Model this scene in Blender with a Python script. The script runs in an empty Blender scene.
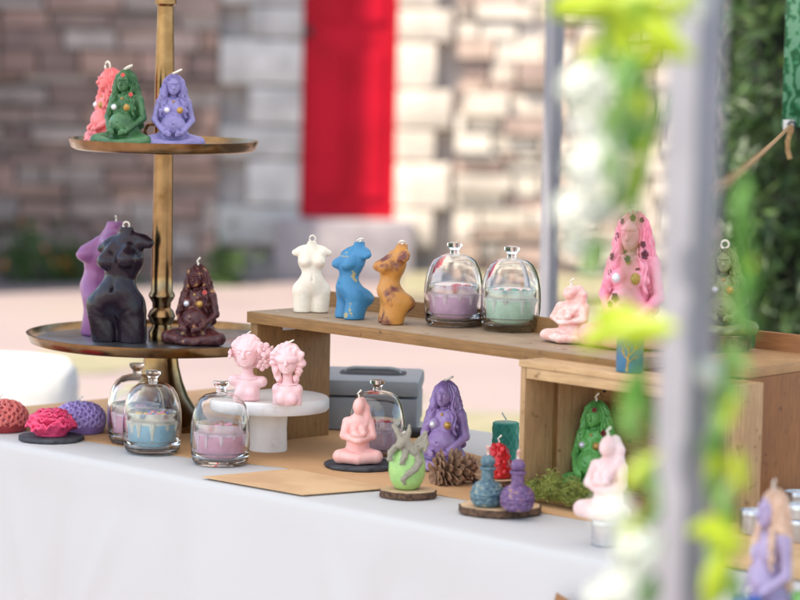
import bpy, bmesh, math, random
import numpy as np
from mathutils import Vector, Matrix
R = math.radians
rng = random.Random(7)
nr = np.random.RandomState(11)
scene = bpy.context.scene
COL = scene.collection

# ------------------------------------------------------------------ camera geometry
F, CAMH = 3000.0, 1.40          # focal length in 800-px-wide pixels, eye height
PITCH, ROLL = math.atan(292 / F), R(1.2)
FWD = np.array([0, math.cos(PITCH), -math.sin(PITCH)])
_r = np.array([1.0, 0, 0]); _u = np.cross(_r, FWD)
CR = _r * math.cos(ROLL) + _u * math.sin(ROLL)
CU = -_r * math.sin(ROLL) + _u * math.cos(ROLL)
def ray(x, y):
    d = FWD * F + CR * (x - 400) - CU * (y - 300)
    return d / d[1]
def on(x, y, z):                # point of the horizontal plane z seen at photo pixel x, y
    d = ray(x, y); t = (z - CAMH) / d[2]
    return Vector(np.array([0, 0, CAMH]) + d * t)
def at(x, y, D):                # point at distance D seen at photo pixel x, y
    return Vector(np.array([0, 0, CAMH]) + ray(x, y) * D)
TA = R(-46)
A = Vector((math.cos(TA), math.sin(TA), 0)); B = Vector((-math.sin(TA), math.cos(TA), 0))
def ab(a, b, z=0.0): return A * a + B * b + Vector((0, 0, z))
TZ = 0.75                       # table top

# ------------------------------------------------------------------ materials
def lin(c):
    c = c / 255.0
    return c / 12.92 if c <= 0.04045 else ((c + 0.055) / 1.055) ** 2.4
def rgb(r, g, b, f=1.0): return (lin(r) * f, lin(g) * f, lin(b) * f, 1)
def newmat(name):
    m = bpy.data.materials.new(name); m.use_nodes = True
    nt = m.node_tree; p = nt.nodes['Principled BSDF']
    return m, nt, p
def noise(nt, scale, detail=4, rough=.55, stretch=None, coord='Object', w=None):
    tc = nt.nodes.new('ShaderNodeTexCoord'); n = nt.nodes.new('ShaderNodeTexNoise')
    n.inputs['Scale'].default_value = scale; n.inputs['Detail'].default_value = detail; n.inputs['Roughness'].default_value = rough
    mp = nt.nodes.new('ShaderNodeMapping')
    if stretch: mp.inputs['Scale'].default_value = stretch
    nt.links.new(tc.outputs[coord], mp.inputs[0]); nt.links.new(mp.outputs[0], n.inputs['Vector'])
    return n
def ramp(nt, src, stops):
    r = nt.nodes.new('ShaderNodeValToRGB'); e = r.color_ramp.elements
    while len(e) < len(stops): e.new(.5)
    for i, (p, c) in enumerate(stops): e[i].position = p; e[i].color = c
    nt.links.new(src, r.inputs[0]); return r
def bump(nt, p, src, strength, dist=.001):
    b = nt.nodes.new('ShaderNodeBump'); b.inputs['Strength'].default_value = strength; b.inputs['Distance'].default_value = dist
    nt.links.new(src, b.inputs['Height']); nt.links.new(b.outputs[0], p.inputs['Normal'])
def mat(name, c, c2=None, scale=60, lo=.4, hi=.62, rough=.5, metal=0, sss=0, sr=.0018, bmp=0, bscale=None, bdist=.001, stretch=None, c3=None, p3=.75, coat=0, spec=.5):
    m, nt, p = newmat(name)
    p.inputs['Base Color'].default_value = c
    p.inputs['Roughness'].default_value = rough; p.inputs['Metallic'].default_value = metal
    p.inputs['Specular IOR Level'].default_value = spec
    if coat: p.inputs['Coat Weight'].default_value = coat; p.inputs['Coat Roughness'].default_value = .15
    if c2:
        n = noise(nt, scale, stretch=stretch)
        st = [(lo, c), (hi, c2)] + ([(p3, c3)] if c3 else [])
        nt.links.new(ramp(nt, n.outputs[0], st).outputs[0], p.inputs['Base Color'])
    if sss:
        p.inputs['Subsurface Weight'].default_value = sss; p.inputs['Subsurface Scale'].default_value = sr
        p.inputs['Subsurface Radius'].default_value = (1, .6, .5)
    if bmp:
        n2 = noise(nt, bscale or scale, 5, stretch=stretch); bump(nt, p, n2.outputs[0], bmp, bdist)
    return m
def wax(name, c, c2=None, scale=50, rough=.35, sss=.14, **k):
    if c2 is None: c2 = (c[0] * .82, c[1] * .80, c[2] * .82, 1)
    m = mat(name, c, c2, scale=scale, rough=rough, sss=sss, bmp=k.pop('bmp', .3), bscale=k.pop('bscale', 420), **k)
    nt = m.node_tree; p = nt.nodes['Principled BSDF']; src = p.inputs['Base Color'].links[0].from_socket
    n = noise(nt, 330, 4, .7); r = ramp(nt, n.outputs[0], [(.32, (.74, .73, .74, 1)), (.5, (1, 1, 1, 1)), (.72, (1.16, 1.15, 1.14, 1))])
    mx = nt.nodes.new('ShaderNodeMix'); mx.data_type = 'RGBA'; mx.blend_type = 'MULTIPLY'; mx.inputs[0].default_value = .28
    nt.links.new(src, mx.inputs[6]); nt.links.new(r.outputs[0], mx.inputs[7]); nt.links.new(mx.outputs[2], p.inputs['Base Color'])
    rr = ramp(nt, n.outputs[0], [(.3, (rough * .75,) * 3 + (1,)), (.7, (min(1, rough * 1.3),) * 3 + (1,))]); nt.links.new(rr.outputs[0], p.inputs['Roughness'])
    return m
def glassmat(name, col=(.98, .99, .985, 1)):
    m, nt, p = newmat(name)
    p.inputs['Base Color'].default_value = col; p.inputs['Transmission Weight'].default_value = 1
    p.inputs['Roughness'].default_value = 0.0; p.inputs['IOR'].default_value = 1.48
    return m
def wood(name, c, c2, c3=None, scale=9, stretch=(3, 40, 40), rough=.6, bmp=.25, p3=.8):
    m, nt, p = newmat(name)
    n = noise(nt, scale, 6, .65, stretch)
    n2 = noise(nt, 14, 3)
    r = ramp(nt, n.outputs[0], [(.3, c), (.6, c2)] + ([(p3, c3)] if c3 else []))
    mx = nt.nodes.new('ShaderNodeMix'); mx.data_type = 'RGBA'; mx.blend_type = 'MULTIPLY'; mx.inputs[0].default_value = .6
    r2 = ramp(nt, n2.outputs[0], [(.3, (.62, .6, .58, 1)), (.65, (1, 1, 1, 1))])
    nt.links.new(r.outputs[0], mx.inputs[6]); nt.links.new(r2.outputs[0], mx.inputs[7])
    n3 = noise(nt, 55, 2); r3 = ramp(nt, n3.outputs[0], [(.27, (.42, .36, .30, 1)), (.35, (1, 1, 1, 1))])
    m3 = nt.nodes.new('ShaderNodeMix'); m3.data_type = 'RGBA'; m3.blend_type = 'MULTIPLY'; m3.inputs[0].default_value = .8
    nt.links.new(mx.outputs[2], m3.inputs[6]); nt.links.new(r3.outputs[0], m3.inputs[7])
    nt.links.new(m3.outputs[2], p.inputs['Base Color'])
    p.inputs['Roughness'].default_value = rough
    bump(nt, p, n.outputs[0], bmp, .001)
    return m

# ------------------------------------------------------------------ mesh helpers
class MB:
    def __init__(s): s.v = []; s.f = []
    def add(s, v, f):
        o = len(s.v); s.v += [tuple(x) for x in v]; s.f += [tuple(i + o for i in q) for q in f]; return s
    def box(s, lo, hi, M=None):
        v = [Vector((x, y, z)) for x in (lo[0], hi[0]) for y in (lo[1], hi[1]) for z in (lo[2], hi[2])]
        if M: v = [M @ q for q in v]
        return s.add(v, [(0, 1, 3, 2), (4, 6, 7, 5), (0, 4, 5, 1), (2, 3, 7, 6), (0, 2, 6, 4), (1, 5, 7, 3)])
    def lathe(s, prof, n=48, M=None, lobes=None):
        v = []; f = []
        m = len(prof)
        for (r, z) in prof:
            for k in range(n):
                t = 2 * math.pi * k / n; rr = max(r, 1e-5) * (lobes(t, z) if lobes else 1)
                v.append(Vector((rr * math.cos(t), rr * math.sin(t), z)))
        for i in range(m - 1):
            for k in range(n):
                f.append((i * n + k, i * n + (k + 1) % n, (i + 1) * n + (k + 1) % n, (i + 1) * n + k))
        if M: v = [M @ q for q in v]
        return s.add(v, f)
    def tube(s, pts, r, n=8, caps=True):
        pts = [Vector(p) for p in pts]; rr = r if isinstance(r, (list, tuple)) else [r] * len(pts)
        v = []; f = []; up = Vector((.13, .31, .94))
        for i, p in enumerate(pts):
            d = (pts[min(i + 1, len(pts) - 1)] - pts[max(i - 1, 0)]).normalized()
            a = d.cross(up)
            if a.length < 1e-3: a = d.cross(Vector((1, 0, 0)))
            a.normalize(); b = d.cross(a).normalized(); up = a.cross(d) if False else up
            for k in range(n):
                t = 2 * math.pi * k / n; v.append(p + (a * math.cos(t) + b * math.sin(t)) * rr[i])
        for i in range(len(pts) - 1):
            for k in range(n): f.append((i * n + k, i * n + (k + 1) % n, (i + 1) * n + (k + 1) % n, (i + 1) * n + k))
        if caps: f.append(tuple(range(n))); f.append(tuple(range((len(pts) - 1) * n, len(pts) * n))[::-1])
        return s.add(v, f)
    def ball(s, c, r, seg=12, ring=8, M=None):
        c = Vector(c); r = Vector(r) if not isinstance(r, (int, float)) else Vector((r, r, r))
        prof = [(math.sin(math.pi * i / ring), -math.cos(math.pi * i / ring)) for i in range(ring + 1)]
        L = Matrix.Translation(c) @ (M or Matrix()) @ Matrix.Diagonal((r.x, r.y, r.z, 1))
        return s.lathe(prof, seg, L)
    def grid(s, fn, nu, nv):
        v = [fn(i / nu, j / nv) for i in range(nu + 1) for j in range(nv + 1)]
        f = [(i * (nv + 1) + j, (i + 1) * (nv + 1) + j, (i + 1) * (nv + 1) + j + 1, i * (nv + 1) + j + 1) for i in range(nu) for j in range(nv)]
        return s.add(v, f)
    def build(s, name, m, parent=None, smooth=True, bevel=0, solid=0, sharp=40, sub=0):
        me = bpy.data.meshes.new(name); me.from_pydata([tuple(x) for x in s.v], [], s.f)
        bm = bmesh.new(); bm.from_mesh(me)
        bmesh.ops.remove_doubles(bm, verts=bm.verts, dist=2e-6)
        bmesh.ops.recalc_face_normals(bm, faces=bm.faces)
        if bevel:
            es = [e for e in bm.edges if len(e.link_faces) == 2 and e.calc_face_angle(0) > R(30)]
            bmesh.ops.bevel(bm, geom=es, offset=bevel, segments=2, affect='EDGES', profile=.6)
        bm.to_mesh(me); bm.free()
        if smooth:
            me.polygons.foreach_set('use_smooth', [True] * len(me.polygons))
            me.set_sharp_from_angle(angle=R(sharp))
        me.materials.append(m)
        o = bpy.data.objects.new(name, me); COL.objects.link(o)
        if parent: o.parent = parent
        if solid: d = o.modifiers.new('solid', 'SOLIDIFY'); d.thickness = solid; d.offset = 0
        if sub: d = o.modifiers.new('sub', 'SUBSURF'); d.levels = sub; d.render_levels = sub
        return o
def tag(o, label=None, cat=None, group=None, kind=None):
    if label: o['label'] = label
    if cat: o['category'] = cat
    if group: o['group'] = group
    if kind: o['kind'] = kind
    return o
def thing(name, label, cat, loc=(0, 0, 0), rz=0, group=None, scale=1):
    o = bpy.data.objects.new(name, None); COL.objects.link(o)
    o.location = loc; o.rotation_euler = (0, 0, rz); o.scale = (scale,) * 3; o.empty_display_size = .02
    return tag(o, label, cat, group)
def struct(o): o['kind'] = 'structure'; return o
def inst(name, me, m, parent):       # one more object sharing the mould's shape, in a wax of its own
    o = bpy.data.objects.new(name, me); COL.objects.link(o); o.parent = parent
    if not me.materials: me.materials.append(m)
    o.material_slots[0].link = 'OBJECT'; o.material_slots[0].material = m
    return o

# ------------------------------------------------------------------ moulded wax figures: smooth distance fields
def rotm(x=0, y=0, z=0):
    return np.array((Matrix.Rotation(R(z), 3, 'Z') @ Matrix.Rotation(R(y), 3, 'Y') @ Matrix.Rotation(R(x), 3, 'X')), dtype=np.float32)
class SD:
    def __init__(s, P): s.P = P; s.d = None
    def put(s, d, k=.03):
        if s.d is None: s.d = d
        else:
            h = np.maximum(k - np.abs(s.d - d), 0) / k; s.d = np.minimum(s.d, d) - h * h * k * .25
        return s
    def cut(s, d, k=.01):
        d = -d; h = np.maximum(k - np.abs(s.d - d), 0) / k; s.d = np.maximum(s.d, d) + h * h * k * .25
        return s
    def _ell(s, c, r, rot=None):
        q = s.P - np.array(c, np.float32)
        if rot is not None: q = q @ rot
        r = np.array(r, np.float32); k0 = np.sqrt(((q / r) ** 2).sum(1)); k1 = np.sqrt(((q / (r * r)) ** 2).sum(1)) + 1e-9
        return k0 * (k0 - 1) / k1
    def ell(s, c, r, k=.03, rot=None): return s.put(s._ell(c, r, rot), k)
    def hole(s, c, r, k=.01, rot=None): return s.cut(s._ell(c, r, rot), k)
    def _cap(s, a, b, ra, rb):
        a = np.array(a, np.float32); b = np.array(b, np.float32); q = s.P - a; ab_ = b - a
        t = np.clip(q @ ab_ / (ab_ @ ab_), 0, 1)
        return np.sqrt(((q - t[:, None] * ab_) ** 2).sum(1)) - (ra + (rb - ra) * t)
    def cap(s, a, b, ra, rb, k=.03): return s.put(s._cap(a, b, ra, rb), k)
    def groove(s, a, b, r, k=.008): return s.cut(s._cap(a, b, r, r), k)
    def chain(s, pts, rs, k=.02, kk=None):
        for i in range(len(pts) - 1): s.cap(pts[i], pts[i + 1], rs[i], rs[i + 1], k)
        return s
    def floor(s, z=0): s.d = np.maximum(s.d, z - s.P[:, 2]); return s
    def ceil(s, z): s.d = np.maximum(s.d, s.P[:, 2] - z); return s
def nets(fn, lo, hi, h):
    lo = np.array(lo, float); n = np.ceil((np.array(hi) - lo) / h).astype(int) + 1
    ax = [lo[i] + h * np.arange(n[i]) for i in range(3)]
    G = np.stack(np.meshgrid(*ax, indexing='ij'), -1).reshape(-1, 3).astype(np.float32)
    V = np.concatenate([fn(c) for c in np.array_split(G, max(1, len(G) // 200000))]).reshape(n)
    ins = V < 0
    c8 = [ins[i:n[0] - 1 + i, j:n[1] - 1 + j, k:n[2] - 1 + k] for i in (0, 1) for j in (0, 1) for k in (0, 1)]
    sm = sum(c.astype(np.int8) for c in c8); act = (sm > 0) & (sm < 8)
    I = np.argwhere(act); idx = -np.ones(act.shape, int); idx[act] = np.arange(len(I))
    acc = np.zeros((len(I), 3)); cnt = np.zeros(len(I))
    cor = [(i, j, k) for i in (0, 1) for j in (0, 1) for k in (0, 1)]
    for a_ in cor:
        for d in range(3):
            if a_[d]: continue
            b_ = list(a_); b_[d] = 1
            va = V[I[:, 0] + a_[0], I[:, 1] + a_[1], I[:, 2] + a_[2]]; vb = V[I[:, 0] + b_[0], I[:, 1] + b_[1], I[:, 2] + b_[2]]
            x = (va < 0) != (vb < 0); t = np.where(x, va / np.where(x, va - vb, 1), 0)
            p = np.array(a_, float)[None].repeat(len(I), 0); p[:, d] = t
            acc[x] += p[x]; cnt[x] += 1
    verts = lo + h * (I + acc / cnt[:, None])
    quads = []
    for d in range(3):
        e1, e2 = (d + 1) % 3, (d + 2) % 3
        s0 = [slice(None)] * 3; s1 = [slice(None)] * 3; s0[d] = slice(0, -1); s1[d] = slice(1, None)
        a_, b_ = ins[tuple(s0)], ins[tuple(s1)]
        E = np.argwhere(a_ != b_)
        ok = (E[:, e1] > 0) & (E[:, e2] > 0) & (E[:, e1] < n[e1] - 1) & (E[:, e2] < n[e2] - 1); E = E[ok]
        def cell(o1, o2):
            c = E.copy(); c[:, e1] -= o1; c[:, e2] -= o2; return idx[c[:, 0], c[:, 1], c[:, 2]]
        q = np.stack([cell(1, 1), cell(0, 1), cell(0, 0), cell(1, 0)], 1)
        fl = ~a_[E[:, 0], E[:, 1], E[:, 2]]; q[fl] = q[fl][:, ::-1]; quads.append(q)
    return verts, np.concatenate(quads)
def sdmesh(name, fn, lo, hi, h, size=1.0):
    v, q = nets(fn, lo, hi, h)
    me = bpy.data.meshes.new(name); me.from_pydata((v * size).tolist(), [], q.tolist())
    me.polygons.foreach_set('use_smooth', [True] * len(me.polygons)); me.update()
    return me

def f_goddess(P):
    s = SD(P)
    s.ell((0, .04, .13), (.24, .19, .14))
    s.cap((0, .03, .2), (0, .02, .56), .175, .13, .06)
    s.ell((0, -.10, .31), (.165, .15, .16), .05)
    s.ell((0, .0, .58), (.165, .1, .11), .05)
    for x in (-1, 1):
        s.ell((x * .085, -.1, .515), (.075, .07, .075), .025)
        s.ell((x * .165, .02, .62), (.065, .06, .06), .04)
        s.cap((x * .185, .03, .61), (x * .245, .01, .38), .056, .046, .02)
        s.cap((x * .245, .01, .38), (x * .135, -.2, .235), .046, .032, .02)
        s.ell((x * .095, -.245, .215), (.055, .03, .032), .015, rotm(0, x * 20, 0))
        for j in range(4):
            s.cap((x * .085, -.262, .225 - j * .014), (x * .035, -.272, .215 - j * .014), .011, .009, .006)
        s.cap((x * .12, 0, .105), (x * .345, -.12, .085), .115, .082, .03)
        s.cap((x * .345, -.12, .085), (x * .02, -.27, .06), .078, .052, .015)
        s.ell((x * -.07, -.275, .045), (.08, .042, .04), .012, rotm(0, 0, x * 8))
        s.cap((x * .06, -.075, .665), (x * .16, -.03, .655), .02, .02, .02)
    s.cap((0, .02, .62), (0, -.01, .74), .055, .048, .03)
    s.ell((0, -.06, .825), (.084, .088, .118), .015)
    s.ell((0, -.118, .75), (.042, .032, .034), .025)
    s.cap((0, -.146, .845), (0, -.172, .803), .012, .02, .012)
    for x in (-1, 1):
        s.hole((x * .037, -.153, .845), (.025, .026, .016), .012)
        s.ell((x * .036, -.133, .842), (.02, .014, .011), .003)
        s.cap((x * .012, -.152, .872), (x * .06, -.13, .872), .01, .009, .01)
    s.ell((0, -.15, .773), (.028, .016, .009), .004); s.ell((0, -.147, .758), (.022, .016, .009), .004)
    s.hole((0, -.255, .32), (.016, .02, .016), .012)
    s.d += .0025 * np.sin(P[:, 0] * 55 + np.sin(P[:, 2] * 40)) * np.sin(P[:, 2] * 60 + P[:, 1] * 40)
    return s.floor().d
def f_hair(P):
    s = SD(P)
    s.ell((0, .02, .86), (.112, .125, .132))
    s.ell((0, .1, .57), (.17, .075, .36), .06)
    for x in (-1, 1):
        s.chain([(x * .085, .01, .88), (x * .115, .01, .76), (x * .145, .03, .62), (x * .16, .07, .45), (x * .16, .1, .28)], [.055, .055, .06, .055, .045], .03)
        s.chain([(x * .108, -.04, .82), (x * .108, -.065, .7), (x * .128, -.095, .6), (x * .155, -.11, .5), (x * .165, -.11, .42)], [.028, .032, .032, .028, .012], .02)
    s.hole((0, -.15, .815), (.08, .13, .112), .012)
    ang = np.arctan2(P[:, 0], -(P[:, 1] - .05))
    s.d += .011 * np.sin(ang * 30 + 3.0 * np.sin(P[:, 2] * 26 + 2 * np.sin(ang * 3))) + .004 * np.sin(P[:, 2] * 70 + ang * 9)
    return s.floor(.06).d
def f_mother(P):                      # smooth faceless seated figure holding a small round baby
    s = SD(P)
    s.cap((0, .03, .13), (0, .03, .6), .19, .15, .05)
    s.ell((0, .03, .62), (.19, .12, .09), .05)
    s.cap((0, .02, .66), (0, -.01, .78), .07, .065, .04)
    s.ell((.0, -.045, .87), (.088, .092, .125), .03, rotm(-18, 8, 0))
    s.chain([(.05, .07, .93), (.11, .06, .82), (.13, .02, .7), (.11, -.08, .58)], [.06, .06, .06, .025], .04)
    for x in (-1, 1):
        s.cap((x * .17, .02, .62), (x * .215, -.06, .42), .07, .062, .03)
        s.cap((x * .215, -.06, .42), (x * .02, -.21, .36), .06, .045, .02)
        s.cap((x * .1, -.0, .12), (x * .27, -.11, .11), .125, .105, .03)
        s.cap((x * .27, -.11, .11), (x * .0, -.23, .085), .1, .08, .02)
        s.ell((x * .06, -.12, .52), (.065, .06, .065), .02)
    s.ell((-.02, -.17, .44), (.1, .075, .065), .015, rotm(0, 20, 0))
    s.ell((.08, -.19, .47), (.05, .05, .05), .012)
    return s.floor().d
def torso(curve=.0, twist=0.0, lean=0.0, tilt=0.0, thick=1.0):
    def fn(P):
        z = P[:, 2]; Q = P.copy()
        g_ = lambda c, w_: np.exp(-((z - c) / w_) ** 2)
        bend = curve * (.25 * g_(.22, .14) - .12 * g_(.48, .12) + 1.0 * np.clip((z - .62) / .33, 0, 1.1) ** 1.2)
        Q[:, 1] = (P[:, 1] - bend) / (thick - (thick - .98) * g_(.5, .1))
        Q[:, 0] = (P[:, 0] - lean * np.clip((z - .4) / .6, 0, 1) + lean * .7 * g_(.3, .16)) / 1.08
        a = twist * np.clip((z - .35) / .35, 0, 1); c, n_ = np.cos(a), np.sin(a)
        Q[:, 0], Q[:, 1] = Q[:, 0] * c + Q[:, 1] * n_, -Q[:, 0] * n_ + Q[:, 1] * c
        s = SD(Q); t = tilt
        for x in (-1, 1):
            s.cap((x * .105, .0, -.1), (x * .115, .01, .25), .1, .118, .03 if x > 0 else .012)
        s.ell((0, .01, .33), (.22, .13, .135), .06)
        for x in (-1, 1): s.ell((x * .09, .085, .255), (.118, .115, .125), .04)
        s.ell((0, -.03, .4), (.15, .095, .13), .06)
        s.cap((0, .0, .42), (0, .01, .6), .118, .12, .06)
        s.ell((0, .01, .68), (.172, .108, .15), .06)
        s.cap((-.14, .02, .805 - t), (.14, .02, .805 + t), .05, .05, .07)
        for x in (-1, 1):
            s.ell((x * .085, -.085, .672 + x * t * .5), (.076, .07, .068), .035)
            s.cap((x * .08, -.06, .77 + x * t * .5), (x * .085, -.1, .69 + x * t * .5), .03, .05, .05)
            s.ell((x * .092, -.155, .668 + x * t * .5), (.012, .01, .012), .012)
            s.cap((x * .15, .02, .805 + x * t), (x * .205, .02, .785 + x * t * 1.3), .052, .042, .035)
        s.cap((-.0, .02, .83), (0, -.0, .96), .06, .052, .06)
        s.cap((-.1, .02, .845 - t * .5), (.1, .02, .845 + t * .5), .03, .03, .06)
        s.hole((0, -.125, .43), (.012, .02, .016), .012)
        s.groove((-.17, -.13, .29), (-.015, -.13, .2), .011, .025); s.groove((.17, -.13, .29), (.015, -.13, .2), .011, .025)
        s.groove((0, -.14, .62), (0, -.125, .46), .006, .03)
        s.groove((0, .17, .72), (0, .1, .4), .012, .03)
        s.groove((0, .22, .34), (0, .2, .12), .012, .02)
        for x in (-1, 1): s.groove((x * .05, -.11, .83), (x * .15, -.06, .835), .006, .02)
        s.P = P; s.d += .0012 * np.sin(P[:, 0] * 60 + P[:, 2] * 35) * np.sin(P[:, 1] * 55 + P[:, 2] * 20)
        return s.floor().ceil(.94).d
    return fn
def f_bust(P, blind=False):
    s = SD(P)
    s.cap((0, .03, .26), (0, .0, .58), .095, .075, .05)
    w = .155 if blind else .225
    s.cap((-w, .02, .26 if blind else .29), (w, .02, .26 if blind else .29), .085, .085, .06)
    s.ell((0, .01, .1), (.17 if blind else .2, .12, .26), .06)
    for x in (-1, 1):
        s.ell((x * .09, -.07, .1), (.09, .08, .1), .04)
        s.cap((x * .03, -.075, .335), (x * .16, -.06, .35), .014, .012, .03)
        if blind: s.cap((x * .165, .02, .25), (x * .175, .02, .0), .075, .06, .04)
    base = s.d; c_ = np.array((0, 0, .8), np.float32); s = SD((P - c_) / 1.1 + c_)
    s.ell((0, -.02, .75), (.165, .185, .205), .02)
    s.ell((0, -.1, .62), (.1, .085, .085), .06)
    s.ell((0, -.165, .575), (.04, .03, .03), .03)
    s.cap((0, -.2, .76), (0, -.235, .685), .018, .028, .018)
    for x in (-1, 1):
        s.hole((x * .07, -.21, .75), (.045, .032, .028), .02)
        s.ell((x * .07, -.177, .745), (.036, .02, .02), .006)
        s.cap((x * .03, -.195, .79), (x * .11, -.165, .79), .014, .012, .014)
        s.ell((x * .02, -.225, .68), (.016, .014, .012), .008)
        s.ell((x * .17, .0, .7), (.02, .03, .045), .01)
    s.ell((0, -.192, .637), (.048, .02, .013), .006); s.ell((0, -.188, .612), (.04, .02, .014), .006)
    hd_ = s.d * 1.1; s = SD(P); s.put(base); s.put(hd_, .05)
    return s.floor().d
def f_busthair(P, blind=False):
    c_ = np.array((0, 0, .8), np.float32); P = (P - c_) / 1.1 + c_
    s = SD(P)
    s.ell((0, .02, .79), (.2, .2, .205))
    s.ell((0, .13, .7), (.15, .1, .16), .05)
    if blind:
        for x in (-1, 1):
            s.chain([(x * .12, -.08, .92), (x * .19, -.07, .82), (x * .2, -.03, .7), (x * .165, -.03, .58), (x * .13, -.02, .46), (x * .12, .02, .4)], [.04, .055, .06, .05, .045, .03], .03)
        s.ell((0, .03, .96), (.06, .06, .04), .03)
    else:
        for x in (-1, 1):
            s.chain([(x * .1, -.1, .93), (x * .17, -.06, .84), (x * .18, .0, .72), (x * .13, .06, .58)], [.03, .04, .05, .06], .04)
        s.ell((.02, .14, .6), (.12, .08, .1), .05)
    s.hole((0, -.21, .71), (.135, .14, .165), .02)
    ang = np.arctan2(P[:, 0], P[:, 2] - .7)
    f = 15 if blind else 22
    s.d += (.008 if blind else .003) * np.sin(ang * f + 2.5 * np.sin(P[:, 1] * 16 + P[:, 2] * 18)) + (.004 * np.sin(P[:, 2] * 45 + P[:, 0] * 20) if blind else 0)
    return s.d * 1.1
def f_dragon(P):                       # little dragon draped over the top of a unit egg (egg radius .36, height 1)
    s = SD(P)
    s.chain([(.22, -.1, .72), (.12, -.2, .86), (-.02, -.16, .98), (-.14, -.12, 1.0)], [.06, .11, .13, .1], .05)
    s.ell((-.1, -.2, 1.08), (.11, .13, .1), .04, rotm(20, 0, -20)); s.ell((-.15, -.33, 1.04), (.06, .1, .055), .03, rotm(10, 0, -20))
    for x, tx in ((-.14, -.22), (-.02, .02)): s.chain([(x, -.14, 1.15), (tx, -.08, 1.32), (tx * 1.4, -.0, 1.44)], [.045, .03, .01], .02)
    s.hole((-.19, -.27, 1.1), (.025, .03, .02), .01); s.hole((-.06, -.3, 1.1), (.025, .03, .02), .01)
    s.chain([(.1, -.1, .98), (.26, -.08, 1.16), (.36, -.02, 1.3)], [.035, .028, .012], .02)
    s.chain([(.36, -.02, 1.3), (.4, -.12, 1.05), (.36, -.2, .9)], [.015, .02, .012], .02)
    for t in (0.3, .55, .8): s.chain([(.2, -.14, .95), (.36 - .0 * t, -.02 - .16 * t, 1.28 - .35 * t)], [.05, .014], .05)
    s.chain([(-.24, -.22, .98), (-.34, -.24, .86), (-.36, -.28, .76)], [.05, .045, .03], .02)
    s.chain([(-.04, -.34, .9), (-.06, -.4, .78), (-.1, -.42, .7)], [.05, .045, .03], .02)
    for k in range(3): s.cap((-.36, -.28, .76), (-.4 + .04 * k, -.3, .69), .02, .006, .01); s.cap((-.1, -.42, .7), (-.14 + .04 * k, -.41, .63), .02, .006, .01)
    s.chain([(.2, -.24, .8), (.24, -.33, .66), (.16, -.4, .52), (.02, -.41, .4), (-.08, -.38, .27), (-.04, -.34, .16)], [.06, .06, .055, .045, .032, .012], .02)
    for k in range(5): s.cap((.16 - k * .07, -.22 + k * .03, .93 + k * .035), (.18 - k * .07, -.22 + k * .05, 1.02 + k * .035), .03, .006, .02)
    s.d += .008 * np.sin(P[:, 0] * 50) * np.sin(P[:, 2] * 50) * np.sin(P[:, 1] * 50) - .022
    return s.d

GOD_BODY = sdmesh('goddess_body', f_goddess, (-.46, -.36, -.02), (.46, .27, .98), .0072, .1)
GOD_HAIR = sdmesh('goddess_hair', f_hair, (-.28, -.19, .03), (.28, .22, 1.02), .0062, .1)
MOTHER = sdmesh('mother_body', f_mother, (-.42, -.36, -.02), (.42, .26, 1.04), .0105, .1)
TORSO = sdmesh('torso_body', torso(.015), (-.3, -.22, -.02), (.3, .24, 1.0), .0095, .1)
TORSO_TWIST = sdmesh('torso_body_twisted', torso(.02, R(-16), .05, .025), (-.36, -.26, -.02), (.36, .28, 1.0), .0095, .1)
TORSO_CURVE = sdmesh('torso_body_curved', torso(.13, R(10), .0, .0, 1.25), (-.33, -.38, -.02), (.33, .46, 1.0), .0095, .1)
BUST = sdmesh('bust_body', f_bust, (-.38, -.42, -.02), (.38, .28, 1.06), .0095, .1)
BUST_B = sdmesh('bust_body_blind', lambda P: f_bust(P, True), (-.38, -.42, -.02), (.38, .28, 1.06), .0095, .1)
BHAIR = sdmesh('bust_hair', f_busthair, (-.36, -.36, .2), (.36, .4, 1.12), .0095, .1)
BHAIR_B = sdmesh('bust_hair_wavy', lambda P: f_busthair(P, True), (-.38, -.36, .2), (.38, .4, 1.14), .0095, .1)
DRAGON = sdmesh('dragon', f_dragon, (-.5, -.52, .08), (.5, .14, 1.5), .014, 1)

# ------------------------------------------------------------------ materials in use
M = {}
M['cloth'] = mat('white_cloth', (.555, .54, .525, 1), rough=.85, bmp=.06, bscale=900, spec=.2)
M['kraft'] = mat('kraft_paper', rgb(208, 164, 118), rgb(192, 148, 104), scale=6, rough=.8, bmp=.1, bscale=300)
M['kraft2'] = mat('kraft_sheet', rgb(216, 178, 134), rgb(200, 158, 116), scale=9, rough=.75, bmp=.1, bscale=300)
M['brass'] = mat('aged_brass', rgb(158, 128, 92), rgb(134, 105, 72), scale=34, rough=.24, metal=1, bmp=.10, bscale=60, c3=rgb(112, 80, 48), p3=.72)
M['brass_light'] = mat('tray_inside', rgb(196, 176, 142), rgb(168, 150, 126), scale=20, rough=.3, metal=.9)
M['steel_dull'] = mat('tray_steel', rgb(150, 152, 156), rgb(128, 128, 130), scale=24, rough=.28, metal=.9)
M['walnut'] = wood('stained_shelf_wood', rgb(128, 92, 50), rgb(156, 114, 66), rgb(174, 134, 86))
M['shelf_top'] = wood('worn_shelf_top', rgb(150, 126, 100), rgb(178, 154, 128), rgb(198, 178, 154))
M['pine'] = wood('pine_slats', rgb(186, 146, 102), rgb(210, 172, 126), rgb(224, 192, 150))
M['pine_dim'] = wood('pine_back', rgb(160, 116, 74), rgb(184, 140, 94), rgb(198, 158, 112))
M['red_wood'] = wood('red_brown_wood', rgb(140, 88, 48), rgb(164, 108, 62), rgb(182, 128, 78))
M['walnut_up'] = wood('stained_end_wood', rgb(124, 88, 46), rgb(152, 110, 62), rgb(170, 130, 82), stretch=(40, 40, 3))
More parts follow.
